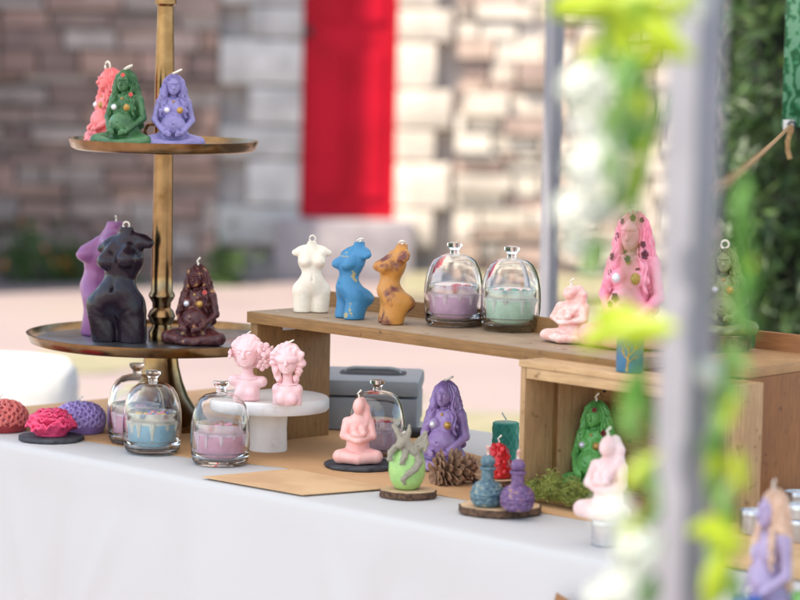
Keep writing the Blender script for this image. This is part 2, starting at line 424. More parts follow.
M['pine_up'] = wood('pine_upright', rgb(170, 130, 88), rgb(196, 156, 112), rgb(210, 174, 130), stretch=(30, 30, 3))
M['red_up'] = wood('red_brown_upright', rgb(128, 74, 32), rgb(150, 94, 46), rgb(166, 110, 58), stretch=(34, 34, 3))
M['bark'] = mat('bark', rgb(112, 82, 62), rgb(62, 44, 34), scale=140, rough=.9, bmp=.8, bscale=170, bdist=.003)
M['slice'] = wood('cut_wood', rgb(198, 158, 118), rgb(222, 188, 150), rgb(232, 204, 172), scale=20, stretch=(1, 1, 1), bmp=.1)
M['slate'] = mat('slate', rgb(48, 48, 54), rgb(72, 72, 78), scale=70, rough=.7, bmp=.6, bscale=120, bdist=.002)
M['marble'] = mat('marble', rgb(250, 248, 246), rgb(244, 240, 237), scale=22, rough=.35, c3=rgb(206, 196, 190), p3=.78)
M['glass'] = glassmat('clear_glass')
M['wick'] = mat('cotton_wick', rgb(236, 228, 214), rough=.9)
M['gold'] = mat('gold_paint', rgb(206, 164, 92), rgb(168, 124, 62), scale=260, rough=.45, metal=.35)
M['silver'] = mat('pearl_paint', rgb(226, 226, 232), rough=.35, metal=.4)
M['metal'] = mat('painted_pole', rgb(138, 136, 143), rgb(130, 128, 135), scale=12, rough=.45, metal=.35)
M['tin'] = mat('tin', rgb(202, 202, 206), rgb(186, 186, 190), scale=60, rough=.32, metal=.9)
M['greybox'] = mat('grey_enamel', rgb(140, 145, 150), rgb(132, 137, 142), scale=14, rough=.45, bmp=.06, bscale=500)
M['dark'] = mat('dark_recess', rgb(34, 36, 40), rough=.6)
M['black'] = mat('black_plastic', rgb(22, 22, 24), rough=.35)
M['leaf_y'] = None
def leafmat(name, c, tr=.5):
    m, nt, p = newmat(name)
    n = noise(nt, 30, 3); r = ramp(nt, n.outputs[0], [(.35, c), (.65, (c[0] * .75, c[1] * .78, c[2] * .7, 1))])
    t = nt.nodes.new('ShaderNodeBsdfTranslucent'); mx = nt.nodes.new('ShaderNodeMixShader'); mx.inputs[0].default_value = tr
    nt.links.new(r.outputs[0], p.inputs['Base Color']); nt.links.new(r.outputs[0], t.inputs[0]); p.inputs['Roughness'].default_value = .5
    nt.links.new(p.outputs[0], mx.inputs[1]); nt.links.new(t.outputs[0], mx.inputs[2])
    nt.links.new(mx.outputs[0], nt.nodes['Material Output'].inputs[0])
    return m
M['leaf_y'] = leafmat('yellow_green_leaf', (.44, .54, .03, 1))
M['leaf_g'] = leafmat('fresh_green_leaf', (.10, .27, .04, 1))
M['leaf_p'] = leafmat('pale_green_leaf', (.25, .42, .13, 1))
M['petal'] = leafmat('white_petal', (.66, .68, .64, 1), .35)
M['hedge'] = leafmat('hedge_leaf', (.035, .075, .018, 1), .25)
M['hedge2'] = leafmat('hedge_leaf_light', (.075, .135, .035, 1), .25)
M['canopy'] = None
m, nt, p = newmat('canopy_fabric')
t = nt.nodes.new('ShaderNodeBsdfTranslucent'); t.inputs[0].default_value = (.62, .61, .60, 1); p.inputs['Base Color'].default_value = (.85, .85, .85, 1); p.inputs['Roughness'].default_value = .9
mx = nt.nodes.new('ShaderNodeMixShader'); mx.inputs[0].default_value = .5
nt.links.new(p.outputs[0], mx.inputs[1]); nt.links.new(t.outputs[0], mx.inputs[2]); nt.links.new(mx.outputs[0], nt.nodes['Material Output'].inputs[0])
M['canopy'] = m
def attrmat(name, rough=.85, sc=9):
    m, nt, p = newmat(name)
    a = nt.nodes.new('ShaderNodeAttribute'); a.attribute_name = 'own'
    n = noise(nt, sc, 5); r = ramp(nt, n.outputs[0], [(.3, (.7, .7, .7, 1)), (.7, (1.1, 1.1, 1.1, 1))])
    mx = nt.nodes.new('ShaderNodeMix'); mx.data_type = 'RGBA'; mx.blend_type = 'MULTIPLY'; mx.inputs[0].default_value = 1
    nt.links.new(a.outputs[0], mx.inputs[6]); nt.links.new(r.outputs[0], mx.inputs[7]); nt.links.new(mx.outputs[2], p.inputs['Base Color'])
    p.inputs['Roughness'].default_value = rough; bump(nt, p, n.outputs[0], .5, .01)
    return m
M['stone'] = attrmat('rubble_stone')
def paint(o, cols):
    at_ = o.data.attributes.new('own', 'FLOAT_COLOR', 'FACE')
    at_.data.foreach_set('color', np.array(cols, np.float32).ravel())

# ------------------------------------------------------------------ ground, wall, hedge
m, nt, p = newmat('pink_gravel')
n1 = noise(nt, .9, 5); n2 = noise(nt, 60, 4)
r1 = ramp(nt, n1.outputs[0], [(.35, (.235, .178, .172, 1)), (.55, (.265, .205, .195, 1)), (.72, (.25, .215, .17, 1))])
r2 = ramp(nt, n2.outputs[0], [(.3, (.8, .8, .8, 1)), (.7, (1.05, 1.05, 1.05, 1))])
mx = nt.nodes.new('ShaderNodeMix'); mx.data_type = 'RGBA'; mx.blend_type = 'MULTIPLY'; mx.inputs[0].default_value = 1
nt.links.new(r1.outputs[0], mx.inputs[6]); nt.links.new(r2.outputs[0], mx.inputs[7]); nt.links.new(mx.outputs[2], p.inputs['Base Color'])
p.inputs['Roughness'].default_value = .9; bump(nt, p, n2.outputs[0], .4, .01)
M['gravel'] = m
struct(MB().add([(-300, -100, 0), (300, -100, 0), (300, 500, 0), (-300, 500, 0)], [(0, 1, 2, 3)]).build('ground', M['gravel'], smooth=False))
M['lawn'] = mat('lawn', (.19, .18, .10, 1), (.25, .21, .14, 1), scale=5, rough=.9, bmp=.6, bscale=40, bdist=.02)
g = MB()
g.box((.0, 14.2, 0), (1.9, 15.35, .06)); struct(g.build('lawn', M['lawn'], bevel=.02))
for i, (px, py, w, d) in enumerate([(486, 429, .35, .5), (82, 362, .22, .5), (360, 395, .2, .25)]):
    c = on(px, py, 0); pts = [(c.x + w * (1 + .2 * math.sin(3 * t + i)) * math.cos(t), c.y + d * (1 + .25 * math.cos(2 * t)) * math.sin(t), .004) for t in [k * math.pi / 10 for k in range(20)]]
    struct(MB().add(pts, [tuple(range(20))]).build('grass_patch', M['lawn']))

WY = 15.4
bld = thing('stone_building', 'old rubble stone building with a red door and pale quoins', 'building', (0, WY, 0))
DX0, DX1, DZ = -.524, -.040, .32
g = MB(); cols = []
def stone(x0, x1, z0, z1, c, pr):
    g.box((x0 + .008, -pr, z0 + .006), (x1 - .008, .15, z1 - .006)); cols.extend([c] * 6)
z = 0.0
while z < 3.3:
    hgt = rng.uniform(.045, .12)
    x = -6.4 + rng.uniform(-.2, 0)
    while x < 3.2:
        w = rng.uniform(.09, .42)
        segs = [(x, min(x + w, DX0 - .42)), (max(x, DX1 + .3), x + w)]
        for (a_, b_) in segs:
            if b_ - a_ > .05:
                if a_ < DX0: base = rng.choice([(.40, .25, .20), (.43, .31, .26), (.29, .19, .16), (.47, .38, .33), (.42, .26, .20), (.34, .24, .20), (.43, .34, .29)])  # stones left of the door darker, the shade there put into their colour
                else: base = rng.choice([(.60, .50, .41), (.66, .57, .47), (.48, .35, .28), (.63, .54, .45), (.68, .60, .50), (.42, .30, .25), (.55, .47, .40)])  # stones on the right lighter, the sunlight put into their colour
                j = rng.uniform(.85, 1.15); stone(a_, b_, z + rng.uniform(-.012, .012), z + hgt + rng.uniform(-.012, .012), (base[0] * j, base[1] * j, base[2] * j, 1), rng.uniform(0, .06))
        x += w
    z += hgt
g.box((-6.6, .06, 0), (3.3, .5, 6)); cols.extend([(.42, .37, .34, 1)] * 6)
wl = g.build('wall', M['stone'], bld, smooth=False); paint(wl, cols)
z = .0; k = 0
while z < 3.2:
    hq = .17 + .07 * (k % 3) / 2
    wl_, wr_ = (.42, .2) if k % 2 else (.27, .28)
    j = rng.uniform(.9, 1.08)
    if z + hq > DZ:
        for x0, x1, c_ in ((DX0 - wl_, DX0 - .002, (.55 * j, .51 * j, .47 * j, 1)), (DX1 + .002, DX1 + wr_, (.68 * j, .58 * j, .48 * j, 1))):  # left quoins duller, right ones paler: shade and sun put into the colours
            qo = MB().box((x0, -.03, z + .006), (x1, .12, z + hq - .006)).build('quoin', M['stone'], bld, bevel=.008); paint(qo, [c_] * len(qo.data.polygons))
    z += hq; k += 1
M['red'] = mat('red_door_paint', (.47, .004, .020, 1), (.38, .003, .014, 1), scale=3, rough=.5, spec=.15)
dr = MB().box((DX0, .005, DZ), (DX1, .05, 3.0)).build('door', M['red'], bld, smooth=False)
g = MB()
for zz in (DZ + .1, DZ + 1.0, DZ + 1.9):
    g.box((DX0 + .06, -.008, zz), (DX0 + .215, .006, zz + .75)); g.box((DX1 - .215, -.008, zz), (DX1 - .06, .006, zz + .75))
g.build('panel', M['red'], dr, smooth=False, bevel=.008)
MB().ball((DX0 + .03, -.02, DZ + .95), .025).build('handle', M['dark'], dr)
g = MB(); g.box((DX0 - .12, -.16, 0), (DX1 + .10, .1, DZ - .004))
g.build('door_step', mat('step_stone', (.26, .22, .23, 1), (.34, .30, .30, 1), scale=6, rough=.85), bld, bevel=.01)
# unseen block added left of the frame to shade the left wall and door
g = MB(); g.box((-3.0, -1.46, 0), (-2.42, .14, 6.2)); o = g.build('shade_block', mat('shade_block_stone', (.30, .25, .25, 1), (.2, .16, .16, 1), scale=4, rough=.9, bmp=.5, bdist=.02), bld, bevel=.02)
o['label'] = 'tall unseen block added to shade the wall'

def leafcloud(n, size, pos, asp=.55, seed=1):
    r_ = random.Random(seed); g = MB()
    for _ in range(n):
        c = Vector(pos(r_)); d = Vector((r_.gauss(0, 1), r_.gauss(0, 1), r_.gauss(0, 1))).normalized(); e = d.orthogonal().normalized()
        e = Matrix.Rotation(r_.uniform(0, 6.28), 3, d) @ e; s = size * r_.uniform(.6, 1.3); q = d.cross(e)
        g.add([c - d * s, c + e * s * asp * .5 + q * s * .12, c + d * s, c - e * s * asp * .5 + q * s * .12], [(0, 1, 2, 3)])
    return g
# hedge at the right
hx0 = at(724, 100, 8.2).x
hd = thing('hedge', 'tall dense dark green hedge behind the right end of the table', 'hedge', (hx0, 8.2, 0))
MB().box((.12, .25, 0), (3.4, 1.1, 2.55)).build('shade_core', mat('hedge_core', (.010, .016, .007, 1), rough=1), hd, smooth=False)  # near-black box; the shade inside the hedge is put into its colour
def hp(r_):
    z = r_.uniform(.02, 2.65); u = r_.random() ** 2 * .32
    if r_.random() < .12: return (r_.uniform(0, .15), r_.uniform(0, 1.1), z)
    x = r_.uniform(.03, 3.3)
    return (x, u + .10 * math.sin(x * 7 + z * 3) * math.sin(z * 6 + 1.3 * x), z)
leafcloud(11000, .045, hp, seed=3).build('foliage', M['hedge'], hd, smooth=False)
leafcloud(3200, .045, lambda r_: (lambda q: (q[0], q[1] - .03, q[2]))(hp(r_)), seed=4).build('foliage', M['hedge2'], hd, smooth=False)
# gate pillar in front of the hedge's near end
px0, px1 = at(697, 100, 9.0).x, at(722, 100, 9.0).x
gp = thing('gate_pillar', 'plain beige stone gate pillar at the left end of the hedge', 'pillar', ((px0 + px1) / 2, 9.0, 0))
w = (px1 - px0) / 2
sandst = mat('pillar_stone', (.33, .28, .25, 1), (.26, .21, .19, 1), scale=8, rough=.9, bmp=.4, bdist=.01)
MB().box((-w, -w, 0), (w, w, 2.3)).build('shaft', sandst, gp, bevel=.01); MB().box((-w - .04, -w - .04, 2.302), (w + .04, w + .04, 2.4)).build('cap', sandst, gp, bevel=.01)
# planting along the wall
M['orange'] = mat('orange_petals', (.75, .22, .04, 1), rough=.6)
for i, (px, dy, s, lab) in enumerate([(28, .5, .17, 'bushy plant with orange flowers at the far left of the stone wall'), (68, .45, .13, 'lower plant with orange flowers beside the bushy one by the wall'), (226, .4, .13, 'small round green shrub left of the door steps'), (120, .4, .12, 'grey green low plant between the flowers and the round shrub')]):
    c = at(px, 270, WY - dy)
    t = thing('border_plant', lab, 'plant', (c.x, c.y, 0), group='plants along the stone wall')
    leafcloud(260, .04, lambda r_, s=s: (r_.gauss(0, s * .42), r_.gauss(0, s * .4), abs(r_.gauss(s * .55, s * .5)) * 1.0), seed=20 + i).build('foliage', M['hedge2'], t, smooth=False)
    if i < 2: leafcloud(8, .025, lambda r_, s=s: (r_.gauss(0, s * .4), r_.gauss(-.05, s * .4), s * .4 + abs(r_.gauss(0, s * .6))), 1, seed=40 + i).build('blossom', M['orange'], t, smooth=False)

# white clothed table far left behind
c = at(-10, 380, 6.0)
t = thing('far_table', 'bright white cloth covered table standing behind at far left', 'table', (c.x - .40, 6.15, 0), R(1))
tx1 = at(77, 380, 6.1).x - (c.x - .40)
g = MB(); prof = [(0, .66), (.86, .66), (.94, .655), (.975, .635), (.985, .60), (.99, .4), (1.0, .05)]
def sq(th):
    n_ = 7.0; return 1 / ((abs(math.cos(th)) ** n_ + abs(math.sin(th)) ** n_) ** (1 / n_))
v = []; N = 72
for (r_, z_) in prof:
    for k in range(N):
        th = 2 * math.pi * k / N; q = r_ * sq(th) * (1 + (.03 * math.sin(9 * th) if z_ < .5 else 0)); v.append((q * math.cos(th) * tx1, q * math.sin(th) * .16, z_ - .0))
fs = [(i * N + k, i * N + (k + 1) % N, (i + 1) * N + (k + 1) % N, (i + 1) * N + k) for i in range(len(prof) - 1) for k in range(N)]
g.add(v, fs).build('cloth', M['cloth'], t, sharp=80)

# ------------------------------------------------------------------ gazebo
P1 = at(688, 300, 2.1); P1.z = 0
gz = thing('gazebo', 'square market gazebo with grey metal poles over the table', 'gazebo', P1, TA)
GL = 2.93
def pole(x, y, r):
    g = MB(); g.box((x - r, y - r, 0.012), (x + r, y + r, 2.2)); g.build('pole', M['metal'], gz, bevel=.004)
    MB().box((x - .05, y - .05, 0), (x + .05, y + .05, .011)).build('foot', M['metal'], gz)
for (x, y) in ((0, 0), (-GL, 0), (0, GL), (-GL + .024, GL + .025)): pole(x, y, .0148)
g = MB(); o_ = .08
e = [(-GL - o_, -o_, 2.2), (o_, -o_, 2.2), (o_, GL + o_, 2.2), (-GL - o_, GL + o_, 2.2)]
g.add(e + [(-GL / 2, GL / 2, 2.95)], [(0, 1, 4), (1, 2, 4), (2, 3, 4), (3, 0, 4)]).build('canopy', M['canopy'], gz, smooth=False)
g = MB()
for i in range(4):
    a_, b_ = Vector(e[i]), Vector(e[(i + 1) % 4])
    g.grid(lambda u, v_: a_.lerp(b_, u) + Vector((0, 0, -.004 - v_ * (.25 + .02 * math.sin(u * 60)))), 60, 2)
g.build('valance', M['canopy'], gz)

# ------------------------------------------------------------------ tablecloth
A0, A1, B0, B1 = -3.86, -1.80, 2.632, 3.31
def ring(inset, z, amp=0.0, N=1000):
    pts = []; w_, h_ = (A1 - A0) / 2 - inset, (B1 - B0) / 2 - inset; rad = max(.03 - inset, .002)
    per = 2 * (w_ + h_) * 2
    for k in range(N):
        s = per * k / N
        if s < 2 * w_: x, y, nx, ny = -w_ + s, -h_, 0, -1
        elif s < 2 * w_ + 2 * h_: x, y, nx, ny = w_, -h_ + (s - 2 * w_), 1, 0
        elif s < 4 * w_ + 2 * h_: x, y, nx, ny = w_ - (s - 2 * w_ - 2 * h_), h_, 0, 1
        else: x, y, nx, ny = -w_, h_ - (s - 4 * w_ - 2 * h_), -1, 0
        u = s * 1.0
        f_ = amp * (.55 * math.sin(u * 9 + 1.2 * math.sin(u * 3.1)) + .3 * math.sin(u * 23 + z * 3) + .35 * math.sin(u * 4.3 + 2 + z * 2))
        if ny == -1 and amp:
            for (s0, sl, wd, am) in ((.30, .35, .022, .008), (.62, -.5, .016, .007), (.70, .15, .03, -.008), (.98, .55, .02, .009), (1.16, -.3, .026, -.007), (.46, -.1, .02, -.006), (1.4, .2, .03, .009)):
                f_ += am * math.exp(-((s - s0 - sl * (TZ - z)) / wd) ** 2) * min(1, max(0, TZ - z - .03) / .10)
        c_ = ab((A0 + A1) / 2, (B0 + B1) / 2); p_ = c_ + A * (x + nx * f_) + B * (y + ny * f_)
        pts.append((p_.x, p_.y, z))
    return pts
prof = [(.34, TZ, 0)] + [(.1, TZ, 0), (.03, TZ, 0), (.012, TZ - .0006, 0), (.006, TZ - .002, 0), (.002, TZ - .006, 0), (.0, TZ - .012, .0)] + \
       [(-.001 - .03 * t, TZ - .012 - .725 * t, .026 * t ** .7) for t in [i / 24 for i in range(1, 25)]]
g = MB(); N = 1000; v = []
for (i_, z_, a_) in prof: v += ring(min(i_, .335), z_, a_)
fs = [(i * N + k, i * N + (k + 1) % N, (i + 1) * N + (k + 1) % N, (i + 1) * N + k) for i in range(len(prof) - 1) for k in range(N)]
g.add(v, fs)
g.add([ab(A0 + .3, B0 + .3, TZ - .001), ab(A1 - .3, B0 + .3, TZ - .001), ab(A1 - .3, B1 - .3, TZ - .001), ab(A0 + .3, B1 - .3, TZ - .001)], [(0, 1, 2, 3)])
tc = g.build('tablecloth', M['cloth'], sharp=85)
tag(tc, 'long white tablecloth hanging to the ground under the whole display', 'tablecloth')
tx = bpy.data.textures.new('cloth_wrinkle', 'CLOUDS'); tx.noise_scale = .22
dm = tc.modifiers.new('wrinkle', 'DISPLACE'); dm.texture = tx; dm.strength = .016; dm.mid_level = .5; dm.texture_coords = 'GLOBAL'
vg = tc.vertex_groups.new(name='skirt'); vg.add([v_.index for v_ in tc.data.vertices if v_.co.z < TZ - .03], 1, 'REPLACE'); dm.vertex_group = 'skirt'

def sheet(name, pts, z, m, label, cat='paper', th=.0012):
    n = len(pts); v = [(p_.x, p_.y, z) for p_ in pts] + [(p_.x, p_.y, z + th) for p_ in pts]
    f = [tuple(range(n))[::-1], tuple(range(n, 2 * n))] + [(k, (k + 1) % n, n + (k + 1) % n, n + k) for k in range(n)]
    return tag(MB().add(v, f).build(name, m, smooth=False), label, cat)
fr = [on(x, y, TZ) for x, y in ((-60, 428), (60, 437), (196, 459), (284, 468), (392, 488), (440, 496), (592, 522))]
sheet('kraft_runner', [ab(-3.85, 2.72)] + fr[1:] + [ab(-2.45, 2.80), ab(-2.02, 2.74), ab(-2.02, 3.06), ab(-2.9, 3.06), ab(-3.1, 3.12), ab(-3.3, 3.2), ab(-3.85, 3.29)], TZ + .0003, M['kraft'], 'brown kraft paper runner covering the back half of the table')
sheet('kraft_sheet', [on(x, y, TZ) for x, y in ((202, 479), (292, 471), (394, 490), (303, 497))], TZ + .0022, M['kraft2'], 'loose brown paper sheet with a corner over the front edge of the white cloth')

# ------------------------------------------------------------------ wooden shelf riser
SZ = .948
def frame(name, label, a, b, z=TZ, rot=None, cat='stand', group=None): return thing(name, label, cat, ab(a, b, z), TA if rot is None else rot, group)
sh = frame('wooden_shelf', 'long dark stained wooden riser shelf holding the torso candles', -3.34, 2.915, cat='shelf')
L = .735; hz = SZ - TZ
g = MB().box((0, 0, hz - .016), (L, .15, hz)); g.build('shelf_board', M['shelf_top'], sh, bevel=.0012)
MB().box((-.0005, -.0042, hz - .0168), (L, -.0006, hz - .0006)).build('front_edge', M['walnut'], sh, bevel=.0008)
MB().box((0, .1504, hz - .04), (L, .160, hz + .022)).build('back_lip', M['walnut'], sh, bevel=.0012)
for x in (0.001, .595): MB().box((x, .002, 0.0015), (x + .016, .1495, hz - .0175)).build('end_panel', M['walnut_up'], sh, bevel=.0012)
g = MB().box((.0175, .05, hz - .03), (.0195, .075, hz - .0178)).box((.0175, .05, hz - .0195), (.035, .075, hz - .0178)); br = g.build('bracket', M['tin'], sh)
g = MB()
for (x, y) in ((.03, .03), (.03, .12), (.60, .03), (.60, .12)): g.lathe([(.0, hz + .0006), (.0028, hz + .0006), (.003, hz + .0002)], 12, Matrix.Translation((x, y, 0)))
g.build('screw', M['tin'], sh)

def acol(px, py, b):            # table coordinate a of the point of line B = b seen in photo column px
    k = ray(px, py)[0]; return (k * b * B.y - b * B.x) / (A.x - k * A.y)
# pine crate on its side
cr = frame('pine_crate', 'open pale pine crate lying on its side with moss inside', acol(520, 400, 2.866), 2.866, cat='crate')
cl, cd, ch = .298, .142, .9385 - TZ
for y0, y1 in ((0, .056), (.068, cd)):
    MB().box((0, y0, .0015), (.009, y1, ch - .0095)).build('side_slat', M['pine_up'], cr, bevel=.001)
    MB().box((cl - .009, y0, .0015), (cl, y1, ch - .0095)).build('side_slat', M['pine_up'], cr, bevel=.001)
for y0, y1 in ((-.002, .0215), (.0235, .0465)):
    MB().box((-.002, y0, ch - .009), (cl + .002, y1, ch)).build('top_slat', M['pine'], cr, bevel=.001)
MB().box((.0095, .003, .002), (cl - .0095, cd - .009, .008)).build('floor_slat', M['pine_dim'], cr, bevel=.001)
for z0, z1 in ((.009, .0595), (.0600, .1115), (.112, ch - .0095)):
    MB().box((.0095, cd - .008, z0), (cl - .0095, cd - .001, z1)).build('back_slat', M['pine_dim'], cr, bevel=.001)
g = MB()
for x in (.03, .15, .27):
    for z in (.03, .085, .14): g.lathe([(0, 0), (.0025, 0), (.0025, .0006)], 8, Matrix.Translation((x, cd - .0085, z)) @ Matrix.Rotation(R(90), 4, 'X'))
g.build('nail', M['dark'], cr)
MB().box((.0095, .0005, ch - .024), (cl - .0095, .012, ch - .0096)).build('batten', M['pine'], cr, bevel=.001)

# second, redder riser at the right
cpt = on(750, 368, .945)
r2 = thing('red_brown_riser', 'red brown wooden box riser at the right edge of the photo', 'stand', (cpt.x, cpt.y, TZ), R(-40))
hz2 = .945 - TZ; L2 = .125; d2 = .2
MB().box((-L2, 0, hz2 - .014), (0, d2, hz2)).build('top_board', M['pine_dim'], r2, bevel=.0012)
MB().box((-.014, .001, .0015), (-.0005, d2 - .001, hz2 - .0145)).build('end_panel', M['red_up'], r2, bevel=.001)
MB().box((-L2, .001, .0015), (-L2 + .014, d2 - .001, hz2 - .0145)).build('end_panel', M['red_up'], r2, bevel=.001)
MB().box((-L2, d2 + .0005, 0.0015), (0, d2 + .011, hz2 + .024)).build('back_board', M['red_wood'], r2, bevel=.0012)
MB().lathe([(0, 0), (.003, 0), (.003, .001)], 8, Matrix.Translation((-.03, d2 - .0002, hz2 + .013)) @ Matrix.Rotation(R(90), 4, 'X')).build('nail', M['dark'], r2)

# ------------------------------------------------------------------ brass tiered stand
bc = on(160, 428, TZ)
st = thing('tiered_stand', 'tall brass tiered cake stand with two round trays', 'cake stand', (bc.x, bc.y, TZ))
zt1, zt2 = .886 - TZ, 1.183 - TZ
MB().lathe([(0, .0003), (.078, .0003), (.080, .004), (.077, .012), (.068, .02), (.055, .032), (.043, .05), (.034, .072), (.028, .095), (.025, .118), (.025, zt1 - .006)], 64).build('base', M['brass'], st, sharp=50)
def tray(z, r, mi):
    t_ = MB().lathe([(0, z - .006), (r * .93, z - .006), (r * .975, z - .003), (r, z + .008), (r + .001, z + .0105), (r - .003, z + .0105), (r - .006, z + .004), (r - .012, z)], 96).build('tray', M['brass'], st, sharp=55)
    MB().lathe([(0, z + .0004), (r - .0125, z + .0004), (r - .012, z)], 96).build('tray_floor', mi, t_)
tray(zt1, .205, M['steel_dull']); tray(zt2, .144, M['brass_light'])
MB().lathe([(.0, zt1 + .001), (.019, zt1 + .001), (.0195, zt1 + .012), (.015, zt1 + .02), (.0145, zt1 + .024), (.0185, zt1 + .03), (.0215, zt1 + .037), (.0185, zt1 + .045), (.014, zt1 + .05), (.0145, zt1 + .058), (.0185, zt1 + .064), (.0205, zt1 + .068), (.0195, zt1 + .072), (.0168, zt1 + .076), (.0165, zt1 + .1), (.0148, zt2 - .02), (.0148, zt2 - .007)], 40).build('pole', M['brass'], st)
MB().lathe([(.0, zt2 + .001), (.0155, zt2 + .001), (.015, zt2 + .1), (.0125, zt2 + .2), (.0125, zt2 + .212), (.0165, zt2 + .216), (.0165, zt2 + .224), (.0125, zt2 + .228), (.012, zt2 + .27), (.02, zt2 + .29), (.014, zt2 + .31), (0, zt2 + .316)], 40).build('pole', M['brass'], st)
MB().tube([(.011 * math.cos(t) - .017, -.010, zt2 + .022 + .012 * math.sin(t)) for t in [R(70 + 22 * k) for k in range(10)]], .0028, 8).build('handle', M['brass'], st)
def tr(px, D, z): q = at(px, 140 if z > 1.1 else 338, D); return Vector((q.x, D, z))

# ------------------------------------------------------------------ candles
def wick_mesh(kind, top, parent, m=None, s=1.0):
    x, y, z = top
    if kind == 'loop':
        pts = [(x, y, z - .004)] + [(x + s * .0045 * math.sin(t), y - s * .001 * t, z + s * (.005 - .005 * math.cos(t))) for t in [k * .6 for k in range(11)]]
    elif kind == 'flat':
        pts = [(x, y, z - .003), (x, y, z + .001)] + [(x + s * (.004 + .006 * math.cos(t + 3)), y - .002 + s * .004 * math.sin(t), z + .002) for t in [k * .65 for k in range(9)]]
        pts = [Vector((p_[0], p_[1], p_[2] + max(0, (p_[0] - x)) * .5)) for p_ in pts]
    else:
        pts = [(x, y, z - .004), (x + .0005, y, z + .003), (x - .0015, y, z + .006 * s), (x + .0015, y, z + .009 * s), (x + .0035, y, z + .011 * s)]
    return MB().tube(pts, .0014 * s, 7).build('wick', m or M['wick'], parent)
def rose5(g, c, r, nrm, sd=0):
    n_ = Vector(nrm).normalized(); a_ = n_.orthogonal().normalized(); b_ = n_.cross(a_); c = Vector(c)
    for k in range(5):
        th_ = sd + k * 1.2566; d = a_ * math.cos(th_) + b_ * math.sin(th_)
        Mx = Matrix((d, n_.cross(d), n_)).transposed().to_4x4()
        g.ball(c + d * r * .55 + n_ * r * .12, (r * .5, r * .46, r * .2), 9, 6, Mx @ Matrix.Rotation(R(-22), 4, 'Y'))
    g.ball(c + n_ * r * .2, r * .2, 8, 5)
def goddess(label, loc, H, rz, m, wick='flat', hair=None, beads=True, group=None, extra=None):
    t = thing('goddess_candle', label, 'candle', loc, rz, group); s = H / .1
    b = inst('body', GOD_BODY, m, t); h = inst('hair', GOD_HAIR, hair or m, t)
    for o in (b, h): o.scale = (s, s, s)
    if beads:
        MB().ball((-.0085 * s, -.0152 * s, .0515 * s), .0040 * s).build('moon_bead', M['silver'], t)
        MB().ball((.0088 * s, -.0145 * s, .0515 * s), .0047 * s).build('globe_bead', M['gold'], t)
        MB().ball((0, -.0105 * s, .0625 * s), .0018 * s).build('pendant', M['gold'], t)
    if extra: extra(t, s)
    wick_mesh(wick, (0, 0, .0985 * s), t, s=1.1)
    return t
def roses(m, spots):
    def f(t, s):
        for (x, y, z, r) in spots:
            g = MB(); rose5(g, (x * s, y * s, z * s), r * s * 1.02, (x, y - .004, .002), x * 900); g.build('floret', m, t)
    return f
red_dot = mat('coral_bead', rgb(214, 90, 86), rough=.5)
UZ, LZ = TZ + zt2 + .0006, TZ + zt1 + .0006
gS = 'seated long haired woman candles'
m_lav = wax('lavender_wax', rgb(142, 136, 192)); m_grn = wax('dark_green_wax', rgb(48, 96, 58), rgb(78, 126, 84), sss=.1); m_cor = wax('coral_wax', rgb(248, 138, 140))
goddess('lavender candle of a seated long haired woman on the top tray beside the pole', tr(173, 4.495, UZ), .112, R(4), m_lav, group=gS)
goddess('dark green seated woman candle on the top tray, coral dots in its hair', tr(125, 4.50, UZ), .117, R(-20), m_grn, group=gS, extra=roses(red_dot, [(.002, -.0125, .0925, .003), (.0125, -.0115, .068, .003)]))
goddess('coral candle of a seated woman on the top tray, half hidden by the green one', tr(109, 4.575, UZ), .117, R(-62), m_cor, 'loop', group=gS)
m_mar = wax('maroon_wax', rgb(70, 28, 34), rgb(96, 50, 48), scale=130, rough=.38, sss=.05, c3=rgb(176, 128, 80), p3=.66)
goddess('maroon and gold candle of a seated woman on the lower tray right of the pole', tr(197, 4.525, LZ), .121, R(-18), m_mar, 'stub', group=gS, extra=roses(red_dot, [(.0135, -.011, .066, .0032)]))
m_pur = wax('purple_wax', rgb(164, 138, 186), rgb(144, 116, 168))
goddess('large purple candle of a seated long haired woman behind the pine cone', on(444, 469, TZ + .0016), .127, R(-22), m_pur, 'flat', group=gS)
m_gr2 = wax('bright_green_wax', rgb(112, 184, 100), rgb(92, 164, 86))
goddess('bright green candle of a seated woman on moss inside the crate', on(594, 490, TZ + .0085), .122, R(-30), m_gr2, 'stub', group=gS, extra=roses(mat('maroon_bead', rgb(120, 44, 40), rough=.5), [(.004, -.0125, .091, .003), (.0145, -.0105, .066, .0035), (-.0135, -.0115, .06, .003), (.014, -.0145, .05, .003)]))
m_pk = wax('rose_pink_wax', rgb(240, 142, 168), rgb(234, 164, 180))
gem = mat('plum_bead', rgb(112, 30, 52), rgb(90, 40, 62), scale=90, rough=.3)
goddess('large rose pink candle of a seated woman with dark plum florets in its hair', on(630, 347, SZ + .0008), .185, R(-24), m_pk, 'loop', group=gS, extra=roses(gem, [(.003, -.0100, .0955, .0028), (-.0072, -.0072, .0925, .0024), (-.0118, -.006, .081, .0033), (.0122, -.0095, .0765, .0026), (.0142, -.0105, .069, .0037), (-.0140, -.0115, .0665, .003), (.0005, -.0135, .0655, .003), (.0095, -.0128, .0575, .0022), (-.0152, -.0122, .055, .0026), (.0095, -.006, .094, .0022), (-.006, -.024, .038, .0036), (-.011, -.0225, .033, .0026)])).scale = (.86, .86, 1)
m_olv = wax('olive_wax', rgb(138, 148, 96), rgb(112, 122, 78), c3=rgb(176, 150, 84), p3=.72)
osl = on(722, 350, .945)
